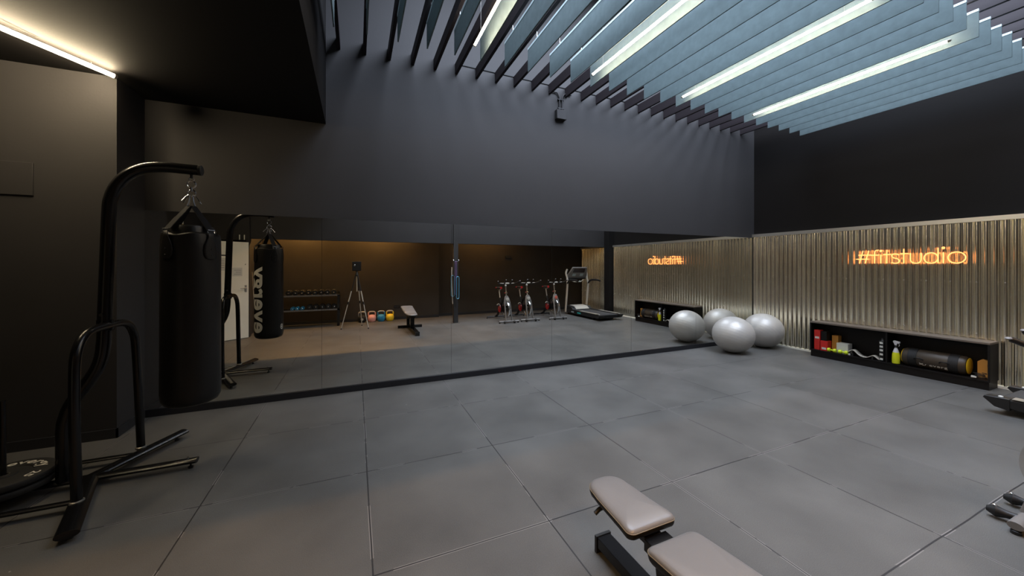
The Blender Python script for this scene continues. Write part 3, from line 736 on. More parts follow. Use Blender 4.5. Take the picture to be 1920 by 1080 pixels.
# spray bottle
t = thing('spray_bottle', 'spray bottle of yellow cleaner standing right of the shelf divider', 'spray bottle', (8.14, -2.235, ZS))
MB().lathe([(0.034, 0), (0.042, 0.008), (0.044, 0.06), (0.041, 0.13), (0.034, 0.165)], (0,0,0), 'z', 24).build('liquid_part', M['liquid'], t, smooth=True)
MB().lathe([(0.034, 0.165), (0.024, 0.20), (0.015, 0.225), (0.014, 0.235)], (0,0,0), 'z', 24).build('clear_shoulder', M['bottletop'], t, smooth=True)
MB().lathe([(0.017, 0.235), (0.017, 0.262), (0.012, 0.268)], (0,0,0), 'z', 16).build('collar', M['black'], t, smooth=True)
MB().prism([(-0.045, 0.30), (-0.045, 0.322), (0.02, 0.335), (0.032, 0.318), (0.018, 0.29), (0.012, 0.268), (-0.012, 0.268), (-0.014, 0.292)], 'x', -0.013, 0.013).build('spray_head', M['bottletop'], t, bevel=0.003)
MB().sweep([(0, -0.028, 0.296), (0, -0.036, 0.275), (0, -0.030, 0.255)], 0.004, 8).build('trigger', M['bottletop'], t)
# power bag
cz = ZS+0.125; 
t = thing('power_bag', 'long dark brown power bag with white lettering on the right shelf', 'power bag', (8.215, -2.60, cz))
mb = MB()
mb.lathe([(0.05, -0.30), (0.108, -0.295), (0.122, -0.27), (0.125, 0.0), (0.122, 0.27), (0.108, 0.295), (0.05, 0.30)], (0,0,0), 'y', 32)
mb.build('bag_body', M['bagbrown'], t, smooth=True)
for y in (-0.19, 0.19): MB().lathe([(0.1255, -0.045), (0.1275, -0.043), (0.1275, 0.043), (0.1255, 0.045)], (0, y, 0), 'y', 32).build('dark_band', M['blackmatte'], t, smooth=True)
for y in (-0.303, 0.303): MB().lathe([(0.02, -0.004), (0.098, -0.004), (0.104, 0.0), (0.098, 0.004), (0.02, 0.004)], (0, y, 0), 'y', 32).build('yellow_end', M['yellow'], t, smooth=True)
for y in (-0.12, 0.12): MB().sweep(smooth_path([(-0.124, y-0.045, -0.0), (-0.150, y-0.02, 0.02), (-0.150, y+0.02, 0.02), (-0.124, y+0.045, 0.0)], 4), 0.007, 8).build('grab_handle', M['blackmatte'], t, smooth=True)
vs, fs, w = text_mesh('evergy', 0.055, 0.0, 0.001, 1.15); k_ = 0.20/w
rr = 0.1262; a0 = math.radians(222)
letters([(-(rr+0.0006)*math.cos(-0.62+v.y/rr), 0.02-v.x*k_, (rr+0.0006)*math.sin(-0.62+v.y/rr)) for v in vs], fs, (0,0,0), M['printwhite'], t)
for q in ((0.075, 0.115, 0.0, 0.030), (0.115, 0.080, 0.004, 0.030), (0.066, 0.052, 0.0, 0.02)):
    pts = []
    for k in range(5):
        f = k/4; yy = q[0]+(q[1]-q[0])*f; h = q[2]+(q[3]-q[2])*f; a = -0.62+h/rr
        pts.append((-(rr+0.001)*math.cos(a), yy, (rr+0.001)*math.sin(a)))
    MB().sweep(pts, 0.0028, 6).build('logo_stroke', M['printwhite'], t)
# orange foam block and cables at the right end
t = thing('foam_block', 'orange foam block standing in the right end of the shelf', 'foam block', (8.26, -3.02, ZS))
MB().prism([(-0.055, 0), (0.06, 0), (0.06, 0.20), (0.02, 0.235), (-0.035, 0.225), (-0.02, 0.16)], 'x', -0.02, 0.02).build('block', M['orange'], t, bevel=0.004)
t = thing('coiled_cable', 'black cable coil with white plug at the right end of the shelf', 'cable', (8.15, -3.0, ZS+0.006))
pts = []
for k in range(60):
    a = k*0.42; r = 0.035+0.010*math.sin(k*0.7); pts.append((r*math.cos(a), r*1.3*math.sin(a), 0.004+0.0011*k))
MB().sweep(pts, 0.004, 6).build('cord', M['blackmatte'], t, smooth=True)
MB().cbox((-0.035, 0.035, 0.014), (0.022, 0.045, 0.022)).build('plug', M['paper'], t, bevel=0.003)

# ------------------------------------------------------------------ neon sign
NX = XR-0.075; BZ = 1.578; XH = 0.148; CAP = 0.222
t = thing('neon_sign', 'glowing orange-red neon sign reading #fitstudio on the corrugated wall', 'neon sign', (NX, -2.27, BZ))
def NP(u, h): return (NX, -1.70-u, BZ+h)
def stroke(pts, closed=False, nm='letter_tube'):
    pts = [NP(*p) for p in pts]
    return MB((NX, -2.27, BZ)).sweep(pts, 0.0064, 8, closed=closed).build(nm, M['neon'], t, smooth=True)
def ell(cx, cy, rx, ry, a0=0, a1=360, n=28):
    return [(cx+rx*math.cos(math.radians(a0+(a1-a0)*i/n)), cy+ry*math.sin(math.radians(a0+(a1-a0)*i/n))) for i in range(n+1)]
def multi(strokes, nm):
    mb = MB((NX, -2.27, BZ))
    for pts, cl in strokes: mb.sweep([NP(*p) for p in pts], 0.0064, 8, closed=cl)
    return mb.build(nm, M['neon'], t, smooth=True)
multi([([(0.040, 0), (0.085, 0.20)], False), ([(0.110, 0), (0.155, 0.20)], False), ([(0.0, 0.068), (0.150, 0.068)], False), ([(0.030, 0.132), (0.185, 0.132)], False)], 'letter_hash')
multi([([(0.225, 0)]+[(0.225, 0.165)]+ell(0.260, 0.165, 0.035, 0.040, 170, 70, 8), False), ([(0.185, 0.128), (0.275, 0.128)], False)], 'letter_f')
multi([([(0.297, 0), (0.297, 0.135)], False), (ell(0.297, 0.192, 0.010, 0.010)[:-1], True)], 'letter_i')
multi([([(0.365, 0), (0.365, 0.205)], False), ([(0.325, 0.137), (0.412, 0.137)], False)], 'letter_t')
multi([(smooth_path([(0.500, 0.122, 0), (0.480, 0.137, 0), (0.450, 0.142, 0), (0.425, 0.128, 0), (0.424, 0.100, 0), (0.450, 0.080, 0), (0.485, 0.066, 0), (0.505, 0.040, 0), (0.492, 0.010, 0), (0.455, 0.0, 0), (0.420, 0.016, 0)], 4), False)] if False else [([(p.x, p.y) for p in smooth_path([(0.500, 0.122, 0), (0.480, 0.137, 0), (0.450, 0.142, 0), (0.425, 0.128, 0), (0.424, 0.100, 0), (0.450, 0.080, 0), (0.485, 0.066, 0), (0.505, 0.040, 0), (0.492, 0.010, 0), (0.455, 0.0, 0), (0.420, 0.016, 0)], 4)], False)], 'letter_s')
multi([([(0.552, 0), (0.552, 0.212)], False), ([(0.515, 0.143), (0.600, 0.143)], False)], 'letter_t')
multi([([(0.620, 0.148), (0.620, 0.06)]+ell(0.675, 0.055, 0.055, 0.055, 180, 360, 14)+[(0.730, 0.148)], False)], 'letter_u')
multi([(ell(0.825, 0.073, 0.068, 0.073)[:-1], True), ([(0.893, 0), (0.893, 0.212)], False)], 'letter_d')
multi([([(0.942, 0), (0.942, 0.150)], False), (ell(0.942, 0.210, 0.011, 0.011)[:-1], True)], 'letter_i')
multi([(ell(1.062, 0.075, 0.078, 0.075)[:-1], True)], 'letter_o')
for yy in (-1.79, -2.25, -2.70): MB((NX, -2.27, BZ)).cyl((NX+0.004, yy, BZ+0.07), (XR-0.02, yy, BZ+0.07), 0.003, seg=8).build('standoff', M['chrome'], t)

# ------------------------------------------------------------------ adjustable bench in the foreground
def pad(mb, outline, z0, z1, crown=0.008, slope=0.0, yref=0.0):
    """stack of shrinking outlines -> rounded upholstered pad"""
    n = len(outline); cx = sum(p[0] for p in outline)/n; cy = sum(p[1] for p in outline)/n
    rings = [(-0.012, 0.0), (-0.004, 0.006), (0.0, 0.016), (0.0, (z1-z0)*0.62), (-0.004, (z1-z0)*0.78), (-0.014, (z1-z0)*0.92), (-0.032, (z1-z0)), (-0.065, (z1-z0)+crown*0.7)]
    b0 = len(mb.v)
    for off, h in rings:
        for (x, y) in outline:
            d = Vector((x-cx, y-cy)); L = d.length; q = d*(1+off/L)
            Y = cy+q.y; mb.v.append(Vector((cx+q.x, Y, z0+h+slope*(yref-Y))))
    for i in range(len(rings)-1):
        for k in range(n):
            k2 = (k+1) % n; a = b0+i*n; b = a+n; mb.f.append((a+k, a+k2, b+k2, b+k))
    mb.f.append(tuple(b0+k for k in reversed(range(n))))
    c = len(mb.v); mb.v.append(Vector((cx, cy, z1+crown+slope*(yref-cy))))
    a = b0+(len(rings)-1)*n
    for k in range(n): mb.f.append((a+k, a+(k+1) % n, c))
def roundrect(x0f, x1f, y0, y1, rf, rb, n=10):
    """front edge at y1 may be narrower; corners radius rf (front y1) and rb (back y0); x0f(y), x1f(y)"""
    pts = []
    def c(cx, cy, r, a0, a1):
        for i in range(n+1):
            a = math.radians(a0+(a1-a0)*i/n); pts.append((cx+r*math.cos(a), cy+r*math.sin(a)))
    c(x1f(y0)-rb, y0+rb, rb, -90, 0)
    for i in range(1, 6): yy = y0+rb+(y1-rf-y0-rb)*i/6; pts.append((x1f(yy), yy))
    c(x1f(y1)-rf, y1-rf, rf, 0, 90)
    c(x0f(y1)+rf, y1-rf, rf, 90, 180)
    for i in range(1, 6): yy = y1-rf+(y0+rb-y1+rf)*i/6; pts.append((x0f(yy), yy))
    c(x0f(y0)+rb, y0+rb, rb, 180, 270)
    return pts
XC = 2.085
bn = thing('weight_bench', 'adjustable black weight bench with grey pads in the right foreground', 'bench', (XC, -3.9, 0)); BN = (XC, -3.9, 0)
wS = lambda y: 0.100+0.030*min(1, max(0, (-3.36-y)/0.36))
ol = roundrect(lambda y: XC-wS(y)-0.005, lambda y: XC+wS(y)-0.005, -3.705, -3.325, 0.085, 0.028)
m_ = MB(BN); pad(m_, ol, 0.412, 0.462); seatp = m_.build('seat_pad', M['pad'], bn, smooth=True)
def side_black(o, frac):
    me = o.data; me.materials.append(M['leather']); zs = [v.co.z for v in me.vertices]
    n = len(ol) if o is seatp else len(ol2)
    for p in me.polygons:
        ring = min(p.vertices)//n
        if ring < 3: p.material_index = 1
def piping(ol, z, slope=0, yref=0):
    cx = sum(p[0] for p in ol)/len(ol); cy = sum(p[1] for p in ol)/len(ol)
    return MB(BN).sweep([(p[0], p[1], z+slope*(yref-p[1])) for p in ol], 0.0020, 6, closed=True)
piping(ol, 0.443).build('piping', M['piping'], seatp, smooth=True); side_black(seatp, 0.6)
SLB = 0.10
ol2 = roundrect(lambda y: XC-0.130-0.02*max(0, (-3.775-y)), lambda y: XC+0.130+0.02*max(0, (-3.775-y)), -4.60, -3.775, 0.035, 0.09)
m_ = MB(BN); pad(m_, ol2, 0.405, 0.455, slope=SLB, yref=-3.775); bkp = m_.build('back_pad', M['pad'], bn, smooth=True)
piping(ol2, 0.436, SLB, -3.775).build('piping', M['piping'], bkp, smooth=True); side_black(bkp, 0.6)
MB(BN).box((XC-0.045, -3.70, 0.375), (XC+0.045, -3.42, 0.402)).build('seat_bracket', M['steelblack'], bn, bevel=0.002)
rb_ = MB(BN); rb_.v = []
R_ = Matrix.Rotation(-math.atan(SLB), 3, 'X')
MB(BN).cbox((XC, -4.15, 0.42), (0.06, 0.70, 0.03), R_).build('back_support', M['steelblack'], bn, bevel=0.003)
MB(BN).cbox((XC, -3.745, 0.385), (0.12, 0.09, 0.05)).build('pivot_block', M['steelblack'], bn, bevel=0.003)
MB(BN).box((XC+0.03, -4.42, 0.03), (XC+0.115, -3.26, 0.085)).build('base_beam', M['steelblack'], bn, bevel=0.003)
MB(BN).box((XC+0.025, -3.262, 0.0), (XC+0.12, -3.245, 0.09)).build('end_cap', M['black'], bn)
MB(BN).box((XC-0.22, -4.47, 0.0), (XC+0.36, -4.40, 0.06)).build('rear_foot', M['steelblack'], bn, bevel=0.003)
m_ = MB(BN); m_.prism([(-3.80, 0.37), (-3.70, 0.37), (-3.74, 0.085), (-3.86, 0.085)], 'x', XC-0.01, XC+0.075); m_.build('front_stem', M['steelblack'], bn, bevel=0.003)
MB(BN).prism([(-4.40, 0.08), (-4.32, 0.08), (-4.28, 0.44), (-4.34, 0.46)], 'x', XC-0.02, XC+0.05).build('rear_stem', M['steelblack'], bn, bevel=0.003)
MB(BN).sweep([(XC-0.04, -3.44, 0.385), (XC-0.09, -3.44, 0.38), (XC-0.115, -3.44, 0.365)], 0.010, 12).build('adjust_knob', M['black'], bn, smooth=True)

# ------------------------------------------------------------------ exercise bikes
def make_bike(badge):
    t = thing('exercise_bike', '', 'exercise bike')
    S = M['steelblack']; G = M['grey']
    MB().sweep([(-0.285, 0, 0.048), (0.285, 0, 0.048)], 0.032, 12, flat=(0.7, 1), up=(0,0,1)).build('front_stabiliser', G, t, smooth=True)
    MB().sweep([(-0.27, -1.0, 0.048), (0.27, -1.0, 0.048)], 0.030, 12, flat=(0.7, 1), up=(0,0,1)).build('rear_stabiliser', S, t, smooth=True)
    for x in (-0.14, 0.14):
        w = MB().sweep([(x, -0.01, 0.045), (x-0.012, 0.06, 0.042), (x-0.018, 0.10, 0.042), (x-0.022, 0.135, 0.042)], [0.020, 0.022, 0.034, 0.016], 14).build('transport_wheel', M['black'], t, smooth=True)
        MB().lathe([(0.010, 0.0), (0.009, 0.006), (0.003, 0.009)], (x-0.018, 0.105, 0.074), 'z', 10).build('wheel_bolt', M['chrome'], w, smooth=True)
    for x in (-0.27, 0.27):
        for y in (0, -1.0): MB().lathe([(0.022, 0), (0.022, 0.018), (0.012, 0.022)], (x, y, 0), 'z', 12).build('foot', M['black'], t)
    for s in (-1, 1):
        p = [(s*0.085, 0.0, 0.06), (s*0.083, -0.05, 0.25), (s*0.078, -0.10, 0.45), (s*0.066, -0.15, 0.60), (s*0.035, -0.18, 0.69), (0.0, -0.19, 0.715)]
        MB().sweep(smooth_path(p, 4), 0.021, 10, flat=(0.7, 1.5), up=(1,0,0)).build('fork_leg', G, t, smooth=True)
    MB().prism([(-0.075, 0.50), (0.075, 0.50), (0.062, 0.62), (0.03, 0.70), (-0.03, 0.70), (-0.062, 0.62)], 'y', -0.20, -0.115).build('fork_crown', G, t, bevel=0.01)
    MB().lathe([(0.006, 0.0), (0.040, 0.0), (0.046, 0.006), (0.040, 0.012), (0.006, 0.012)], (0, -0.112, 0.625), 'y', 24).build('badge', M[badge], t, smooth=True)
    fw = MB().lathe([(0.06, -0.012), (0.195, -0.012), (0.20, -0.022), (0.235, -0.022), (0.24, 0), (0.235, 0.022), (0.20, 0.022), (0.195, 0.012), (0.06, 0.012)], (0, -0.19, 0.345), 'x', 48).build('flywheel', M['chrome'], t, smooth=True)
    MB().lathe([(0.02, -0.045), (0.045, -0.04), (0.045, 0.04), (0.02, 0.045)], (0, -0.19, 0.345), 'x', 20).build('hub', M['black'], fw)
    MB().sweep(smooth_path([(0, -0.19, 0.69), (0, -0.45, 0.55), (0, -0.62, 0.36), (0, -0.85, 0.12), (0, -0.98, 0.06)], 4), 0.032, 12).build('main_frame', S, t, smooth=True)
    MB().sweep([(0, -0.52, 0.30), (0, -0.66, 0.62)], 0.026, 12).build('seat_tube', S, t, smooth=True)
    sp = MB().sweep([(0, -0.655, 0.60), (0, -0.73, 0.85)], 0.017, 12).build('seat_post', M['steel'], t, smooth=True)
    MB().box((-0.02, -0.83, 0.845), (0.02, -0.63, 0.872)).build('seat_slider', M['steel'], t, bevel=0.003)
    ol = []
    for i in range(28):
        a = 2*PI*i/28; y = 0.135*math.sin(a); w = 0.028+0.058*max(0, (0.5-y/0.27))**1.3
        ol.append((w*math.cos(a), -0.72+y))
    sm = MB(); pad(sm, ol, 0.875, 0.925, 0.004); sd = sm.build('saddle', M['black'], t, smooth=True)
    MB().lathe([(0.01, -0.012), (0.034, -0.008), (0.036, 0.0), (0.034, 0.008), (0.01, 0.012)], (0.0, -0.575, 0.905), 'y', 16).build('saddle_nose', M['redp'], sd, smooth=True)
    MB().box((-0.07, -0.86, 0.885), (0.07, -0.80, 0.915)).build('saddle_rear_trim', M['redp'], sd, bevel=0.008)
    MB().lathe([(0.012, 0), (0.020, 0.01), (0.012, 0.03)], (0, -0.70, 0.60), 'y', 12).build('seat_knob', M['chrome'], t, smooth=True)
    MB().sweep([(0, -0.19, 0.70), (0, -0.235, 0.98)], 0.018, 12).build('handlebar_post', M['steel'], t, smooth=True)
    MB().lathe([(0.012, 0), (0.022, 0.01), (0.012, 0.035)], (0.0, -0.175, 0.80), 'y', 12).build('post_knob', M['chrome'], t, smooth=True)
    for s in (-1, 1): MB().lathe([(0.010, 0), (0.018, 0.01*s), (0.010, 0.03*s)], (s*0.02, -0.21, 0.79), 'x', 12).build('brake_knob', M['redp'] if s < 0 else M['black'], t, smooth=True)
    MB().lathe([(0.02, 0), (0.028, 0.012), (0.02, 0.05)], (0, -0.235, 0.97), 'z', 14).build('bar_clamp', M['lgrey'], t, smooth=True)
    for s in (-1, 1):
        MB().sweep(smooth_path([(0, -0.25, 1.03), (s*0.10, -0.25, 1.035), (s*0.21, -0.20, 1.045), (s*0.27, -0.10, 1.07), (s*0.315, 0.01, 1.125)], 5), 0.016, 10).build('outer_handlebar', M['black'], t, smooth=True)
        MB().sweep(smooth_path([(s*0.05, -0.25, 1.035), (s*0.085, -0.14, 1.05), (s*0.09, -0.04, 1.09), (s*0.088, 0.01, 1.155)], 5), 0.015, 10).build('inner_handlebar', M['black'], t, smooth=True)
        MB().lathe([(0.012, 0), (0.017, 0.006), (0.010, 0.014)], (s*0.088, 0.011, 1.152), 'z', 12).build('bar_end', M['grey'], t, smooth=True)
        MB().lathe([(0.012, 0), (0.018, 0.006), (0.010, 0.014)], (s*0.318, 0.014, 1.122), 'z', 12).build('bar_end', M['grey'], t, smooth=True)
        MB().sweep(smooth_path([(s*0.06, -0.20, 1.055), (s*0.14, -0.17, 1.06), (s*0.20, -0.12, 1.065)], 4), 0.012, 8, flat=(0.5, 1.6)).build('elbow_rest', M['lgrey'], t, smooth=True)
    MB().box((-0.055, -0.17, 1.04), (0.055, -0.11, 1.075)).build('console', M['lgrey'], t, bevel=0.006)
    MB().sweep([(-0.06, -0.50, 0.33), (-0.085, -0.50, 0.33)], [0.105, 0.098], 28).build('crank_guard', M['redp'], t, smooth=True)
    MB().prism([(-0.52, 0.42), (-0.22, 0.44), (-0.20, 0.30), (-0.50, 0.23)], 'x', -0.075, -0.05).build('chain_guard', S, t, bevel=0.006)
    for s in (-1, 1):
        ck = MB().sweep([(s*0.095, -0.50, 0.33), (s*0.11, -0.50-s*0.12, 0.33-s*0.11)], 0.012, 8, flat=(1, 0.6)).build('crank', M['steel'], t, smooth=True)
        MB().cbox((s*0.165, -0.50-s*0.12, 0.33-s*0.11), (0.09, 0.07, 0.025)).build('pedal', M['black'], ck, bevel=0.004)
        MB().sweep(arc((s*0.165, -0.50-s*0.12+0.02, 0.33-s*0.11+0.005), 0.042, 10, 170, 8, 'xz'), 0.006, 6, flat=(1, 2)).build('pedal_strap', M['lgrey'] if s < 0 else M['black'], ck)
    return t
bk = make_bike('lgrey')
BL = ['exercise bike standing furthest left in the row of three', 'middle exercise bike of the row of three', 'exercise bike with the red round badge, nearest the treadmill']
b3 = None
for i, (x, y) in enumerate(((4.69, -4.10), (5.36, -4.17), (6.24, -4.16))):
    o = bk if i == 0 else copy_tree(bk)
    o.location = (x, y, 0); tag(o, 'black '+BL[i], 'exercise bike', 'exercise bikes along the back')
    if i == 2:
        for c in kids(o):
            if c.name.startswith('badge'):
                c.data = c.data.copy(); c.data.materials[0] = mat('salmon_badge', (0.55, 0.12, 0.08, 1), 0.4)

# ------------------------------------------------------------------ treadmill
TX0, TX1 = 7.06, 7.86; TY0 = -3.36; TY1 = -5.22; TO = (7.46, -4.3, 0)
tm = thing('treadmill', 'black treadmill with grey uprights beside the corrugated wall', 'treadmill', TO)
MB(TO).box((TX0+0.02, TY1+0.02, 0.07), (TX1-0.02, TY0-0.02, 0.145)).build('deck', M['black'], tm, bevel=0.004)
MB(TO).box((TX0+0.12, TY1+0.5, 0.145), (TX1-0.12, TY0-0.04, 0.160)).build('running_belt', M['darkgrey'], tm, bevel=0.004)
for s, x in ((-1, TX0), (1, TX1-0.115)):
    MB(TO).prism([(TY0-0.10, 0.085), (TY0-0.02, 0.13), (TY0-0.02, 0.165), (TY1+0.40, 0.180), (TY1+0.30, 0.06), (TY0-0.3, 0.06)], 'x', x, x+0.115).build('side_rail', M['black'], tm, bevel=0.005)
    ec = MB(TO).prism([(TY0-0.12, 0.055), (TY0-0.02, 0.075), (TY0+0.055, 0.150), (TY0+0.045, 0.172), (TY0-0.12, 0.178)], 'x', x-0.006, x+0.121).build('end_cap', M['black'], tm, bevel=0.005)
    MB(TO).lathe([(0.018, 0), (0.016, 0.006), (0.008, 0.010)], (x+0.055, TY0-0.05, 0.176), 'z', 14).build('cap_stud', M['paper'], ec, smooth=True)
    MB(TO).box((x-0.002, TY1+0.9, 0.182), (x+0.117, TY0-0.13, 0.1835)).build('rail_strip', M['galv'], tm)
MB(TO).box((TX0-0.001, -4.42, 0.095), (TX0+0.0, -4.24, 0.135)).build('teal_label', M['teal'], tm)
vs, fs, w = text_mesh('evergy', 0.05, 0.0, 0.001)
MB(TO).box((TX0-0.0012, -4.75, 0.095), (TX0, -4.60, 0.13)).build('pale_label', M['mark'], tm)
MB(TO).prism([(TY1+0.52, 0.165), (TY1+0.40, 0.255), (TY1+0.08, 0.275), (TY1+0.0, 0.20), (TY1+0.0, 0.07), (TY1+0.52, 0.07)], 'x', TX0+0.04, TX1-0.04).build('motor_hood', M['black'], tm, bevel=0.015)
MB(TO).prism([(TY1+0.50, 0.183), (TY1+0.405, 0.258), (TY1+0.12, 0.277), (TY1+0.12, 0.281), (TY1+0.40, 0.263), (TY1+0.505, 0.186)], 'x', TX0+0.16, TX1-0.16).build('hood_insert', M['lgrey'], tm)
for x, y in ((TX0+0.06, TY0-0.35), (TX1-0.06, TY0-0.35), (TX0+0.06, TY1+0.2), (TX1-0.06, TY1+0.2)):
    MB(TO).lathe([(0.028, 0), (0.028, 0.03), (0.018, 0.04), (0.018, 0.07)], (x, y, 0), 'z', 14).build('foot', M['black'], tm)
for x in (TX0+0.01, TX1-0.01):
    MB(TO).sweep([(x, -5.10, 0.07), (x, -4.98, 0.98)], 0.045, 14, flat=(0.5, 1.0), up=(1,0,0)).build('upright', M['lgrey'], tm, smooth=True)
    s = -1 if x < 7.4 else 1
    MB(TO).sweep(smooth_path([(x, -4.98, 0.97), (x+s*0.01, -4.86, 1.07), (x+s*0.02, -4.60, 1.09), (x+s*0.02, -4.38, 1.07)], 5), [0.030]*16, 12).build('handrail', M['black'], tm, smooth=True)
    MB(TO).sweep(smooth_path([(x, -4.98, 0.97), (x-s*0.015, -5.03, 1.15), (x+s*0.0, -5.07, 1.30), (x-s*0.06, -5.10, 1.42)], 5), 0.030, 12).build('console_arm', M['lgrey'], tm, smooth=True)
Rc = Matrix.Rotation(math.radians(-32), 3, 'X')
def cc(p): return tuple(Rc @ Vector(p)+Vector((7.44, -4.98, 1.22)))
def cprism(pts, d0, d1, name, m, par, bev=0.006):
    n = len(pts); return MB(TO).add([cc((p[0], d0, p[1])) for p in pts]+[cc((p[0], d1, p[1])) for p in pts], [tuple(reversed(range(n))), tuple(range(n, 2*n))]+[(i, (i+1) % n, n+(i+1) % n, n+i) for i in range(n)]).build(name, m, par, bevel=bev)
con = cprism([(-0.34, -0.13), (0.34, -0.13), (0.36, 0.0), (0.27, 0.30), (-0.27, 0.30), (-0.36, 0.0)], -0.05, 0.0, 'console', M['grey'], tm, 0.015)
cprism([(-0.22, 0.12), (0.22, 0.12), (0.20, 0.27), (-0.20, 0.27)], 0.0, 0.004, 'screen', M['screen'], con, 0)
for x in (-0.20, 0.08): cprism([(x, -0.02), (x+0.12, -0.02), (x+0.12, 0.07), (x, 0.07)], 0.0, 0.005, 'keypad', M['mark'], con, 0)
cprism([(-0.32, -0.12), (0.32, -0.12), (0.32, -0.08), (-0.32, -0.08)], 0.0, 0.03, 'console_tray', M['black'], con, 0.006)
MB(TO).sweep([cc((-0.26, 0.03, -0.14)), cc((-0.12, 0.10, -0.17)), cc((0.12, 0.10, -0.17)), cc((0.26, 0.03, -0.14))], 0.014, 10).build('grip_bar', M['lgrey'], tm, smooth=True)
MB(TO).box((7.425, -4.86, 1.02), (7.455, -4.85, 1.07)).build('safety_key', M['mark'], tm)

# ------------------------------------------------------------------ dumbbell rack, dumbbells, kettlebells
RX0, RX1, RY0, RY1 = -1.12, 0.53, -5.86, -5.42; RO = (-0.3, -5.64, 0)
rk = thing('dumbbell_rack', 'black two tier dumbbell rack against the back wall, seen in mirror', 'rack', RO)
for x in (RX0, RX1-0.05):
    MB(RO).box((x, RY0, 0.03), (x+0.05, RY0+0.06, 0.86)).build('post', M['black'], rk)
    MB(RO).box((x, RY1-0.06, 0.03), (x+0.05, RY1, 0.80)).build('post', M['black'], rk)
    MB(RO).box((x-0.005, RY0, 0.0), (x+0.055, RY1, 0.045)).build('foot_bar', M['black'], rk)
for z, nm_ in ((0.795, 'upper_shelf'), (0.43, 'lower_shelf')):
    MB(RO).box((RX0+0.0, RY0+0.03, z-0.012), (RX1, RY1-0.012, z)).build(nm_, M['black'], rk)
    MB(RO).box((RX0, RY1-0.012, z-0.026), (RX1, RY1, z+0.012)).build('front_lip', M['grey'], rk)
def dumb(r, hl, m):
    t = thing('dumbbell', '', 'dumbbell')
    for s in (-1, 1):
        MB().lathe([(r*0.35, s*hl), (r*0.9, s*hl), (r, s*(hl+0.012)), (r, s*(hl+0.055)), (r*0.88, s*(hl+0.068)), (r*0.3, s*(hl+0.070))], (0,0,0), 'y', 6 if m == 'darkgrey' else 20).build('head', M[m], t)
        MB().lathe([(0.010, s*(hl+0.070)), (0.017, s*(hl+0.072)), (0.010, s*(hl+0.078))], (0,0,0), 'y', 12).build('end_cap', M['chrome'], t, smooth=True)
    MB().cyl((0, -hl, 0), (0, hl, 0), 0.014, seg=12).build('handle', M['chrome'], t, smooth=True)
    return t
big = dumb(0.066, 0.06, 'black'); sml = dumb(0.042, 0.05, 'blue')
used = {}
def place(proto, x, y, z, lab, grp):
    if proto.name not in used: used[proto.name] = 1; o = proto
    else: o = copy_tree(proto)
    o.location = (x, y, z); tag(o, lab, 'dumbbell', grp)
top = [-0.615, -0.53, -0.35, -0.205, -0.10, -0.0, 0.095, 0.0, 0.0]
topx = [-0.60, -0.455, -0.31, -0.17, -0.03, 0.11, 0.25, 0.40]
for i, x in enumerate(topx):
    place(big, x, -5.56, 0.797+0.066, 'round black dumbbell, '+ordn[7-i]+' from the right on the upper tier of the rack', 'dumbbells on the upper tier')
lowx = [-0.52, -0.42, -0.31]
for i, x in enumerate(lowx):
    place(sml, x, -5.55, 0.432+0.042, 'small dark blue dumbbell, '+ordn[2-i]+' from the right of the small ones on the lower tier', 'small dumbbells on the lower tier')
for i, x in enumerate([-0.15, -0.01, 0.13, 0.27, 0.41]):
    place(big, x, -5.56, 0.432+0.066, 'round black dumbbell, '+ordn[4-i]+' from the right on the lower tier of the rack', 'dumbbells on the lower tier')

def kettle(x, y, m, col, lab):
    t = thing('kettlebell', lab, 'kettlebell', (x, y, 0), group='kettlebells along the back wall')
    MB().lathe([(0.065, 0), (0.078, 0.004), (0.100, 0.04), (0.108, 0.09), (0.104, 0.135), (0.085, 0.172), (0.055, 0.190), (0.02, 0.196)], (0,0,0), 'z', 28).build('bell', M[m], t, smooth=True)
    p = smooth_path([(-0.080, 0, 0.150), (-0.088, 0, 0.205), (-0.080, 0, 0.255), (-0.045, 0, 0.275), (0.045, 0, 0.275), (0.080, 0, 0.255), (0.088, 0, 0.205), (0.080, 0, 0.150)], 4)
    hs = MB().sweep(p, 0.0165, 12).build('handle', M['steel'] if m == 'blackmatte' else M[m], t, smooth=True)
    MB().sweep(smooth_path([(-0.078, 0, 0.258), (-0.045, 0, 0.277), (0.045, 0, 0.277), (0.078, 0, 0.258)], 4), 0.0175, 12).build('bare_grip', M['lgrey'], hs, smooth=True)
    MB().lathe([(0.006, 0), (0.034, 0.0), (0.034, 0.004), (0.006, 0.004)], (0, 0.104, 0.09), 'y', 18).build('weight_mark', M['lgrey'] if m == 'blackmatte' else M[m], t)
kettle(1.07, -5.80, 'blackmatte', None, 'black kettlebell left of the pink one by the back wall')
kettle(1.32, -5.80, 'pink', None, 'pink kettlebell standing between the black and blue ones')
kettle(1.56, -5.80, 'blue', None, 'blue kettlebell standing between the pink and yellow ones')
kettle(1.79, -5.80, 'yellow', None, 'yellow kettlebell at the right end of the kettlebell row')

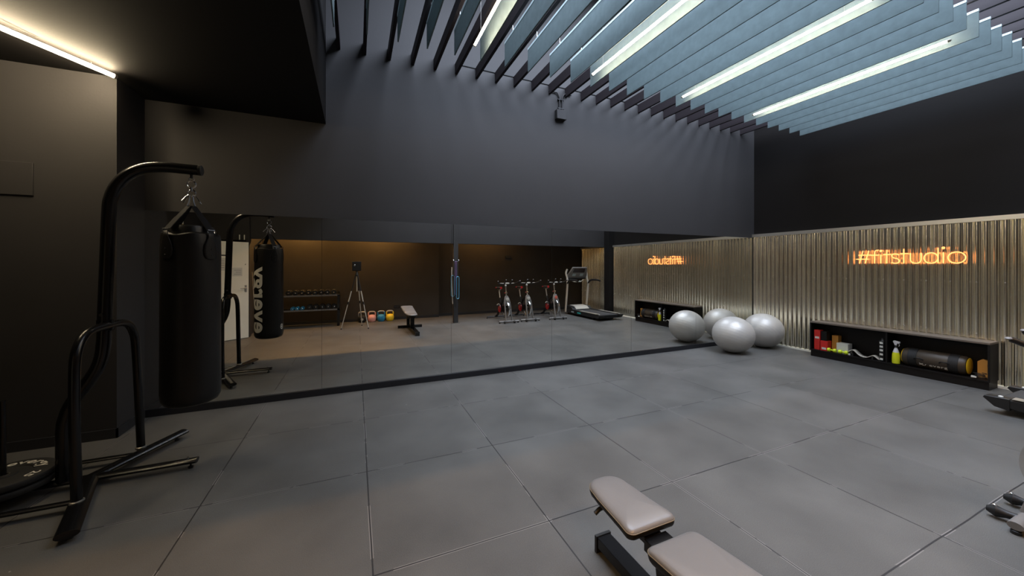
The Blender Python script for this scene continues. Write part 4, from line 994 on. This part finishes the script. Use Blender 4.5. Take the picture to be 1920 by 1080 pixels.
# ------------------------------------------------------------------ tripod with scanning camera (where the photograph is taken from)
TP = (0.94, -4.93, 0)
tp = thing('camera_tripod', 'silver three-legged tripod seen in the mirror', 'tripod', TP)
for ax_, ay_ in ((0.59, -4.80), (1.06, -5.22), (1.20, -4.66)):
    a = Vector((TP[0], TP[1], 1.30)); b = Vector((ax_, ay_, 0.012)); d = (b-a)
    a = a+Vector((d.x, d.y, 0)).normalized()*0.03
    d = b-a
    MB(TP).sweep([a, a+d*0.30], 0.014, 10).build('leg_upper', M['black'], tp, smooth=True)
    MB(TP).sweep([a+d*0.24, a+d*0.52], 0.013, 10).build('leg_middle', M['lgrey'], tp, smooth=True)
    MB(TP).sweep([a+d*0.50, a+d*0.55], 0.019, 10).build('leg_clamp', M['black'], tp, smooth=True)
    MB(TP).sweep([a+d*0.54, b], 0.0095, 10).build('leg_lower', M['lgrey'], tp, smooth=True)
    MB(TP).lathe([(0.016, 0), (0.016, 0.015), (0.010, 0.028)], (b.x, b.y, 0), 'z', 12).build('rubber_foot', M['black'], tp)
MB(TP).cyl((TP[0], TP[1], 0.90), (TP[0], TP[1], 1.36), 0.013, seg=12).build('centre_column', M['lgrey'], tp, smooth=True)
MB(TP).lathe([(0.030, 1.28), (0.045, 1.30), (0.040, 1.335), (0.022, 1.36), (0.022, 1.395), (0.035, 1.40), (0.035, 1.41)], (TP[0], TP[1], 0), 'z', 18).build('head', M['black'], tp, smooth=True)
cm = thing('panorama_camera', 'black boxy panorama camera on top of the tripod, seen in mirror', 'camera', (TP[0], -5.0, 1.411))
MB(cm.location).box((0.83, -5.05, 1.412), (1.04, -4.93, 1.63)).build('body', M['black'], cm, bevel=0.012)
MB(cm.location).box((0.82, -5.055, 1.63), (1.05, -4.925, 1.645)).build('top_plate', M['darkgrey'], cm, bevel=0.004)
MB(cm.location).lathe([(0.020, 0), (0.022, 0.01), (0.016, 0.014)], (0.885, -4.93, 1.55), 'y', 16).build('lens', M['chrome'], cm, smooth=True)

# ------------------------------------------------------------------ world and colour
w = bpy.data.worlds.new('world'); SC.world = w; w.use_nodes = True
w.node_tree.nodes['Background'].inputs[0].default_value = (0.5, 0.7, 1.0, 1); w.node_tree.nodes['Background'].inputs[1].default_value = 0.0
SC.view_settings.view_transform = 'Standard'; SC.view_settings.look = 'None'
SC.view_settings.gamma = 1.0; SC.view_settings.exposure = 0.06; SC.view_settings.use_curve_mapping = False
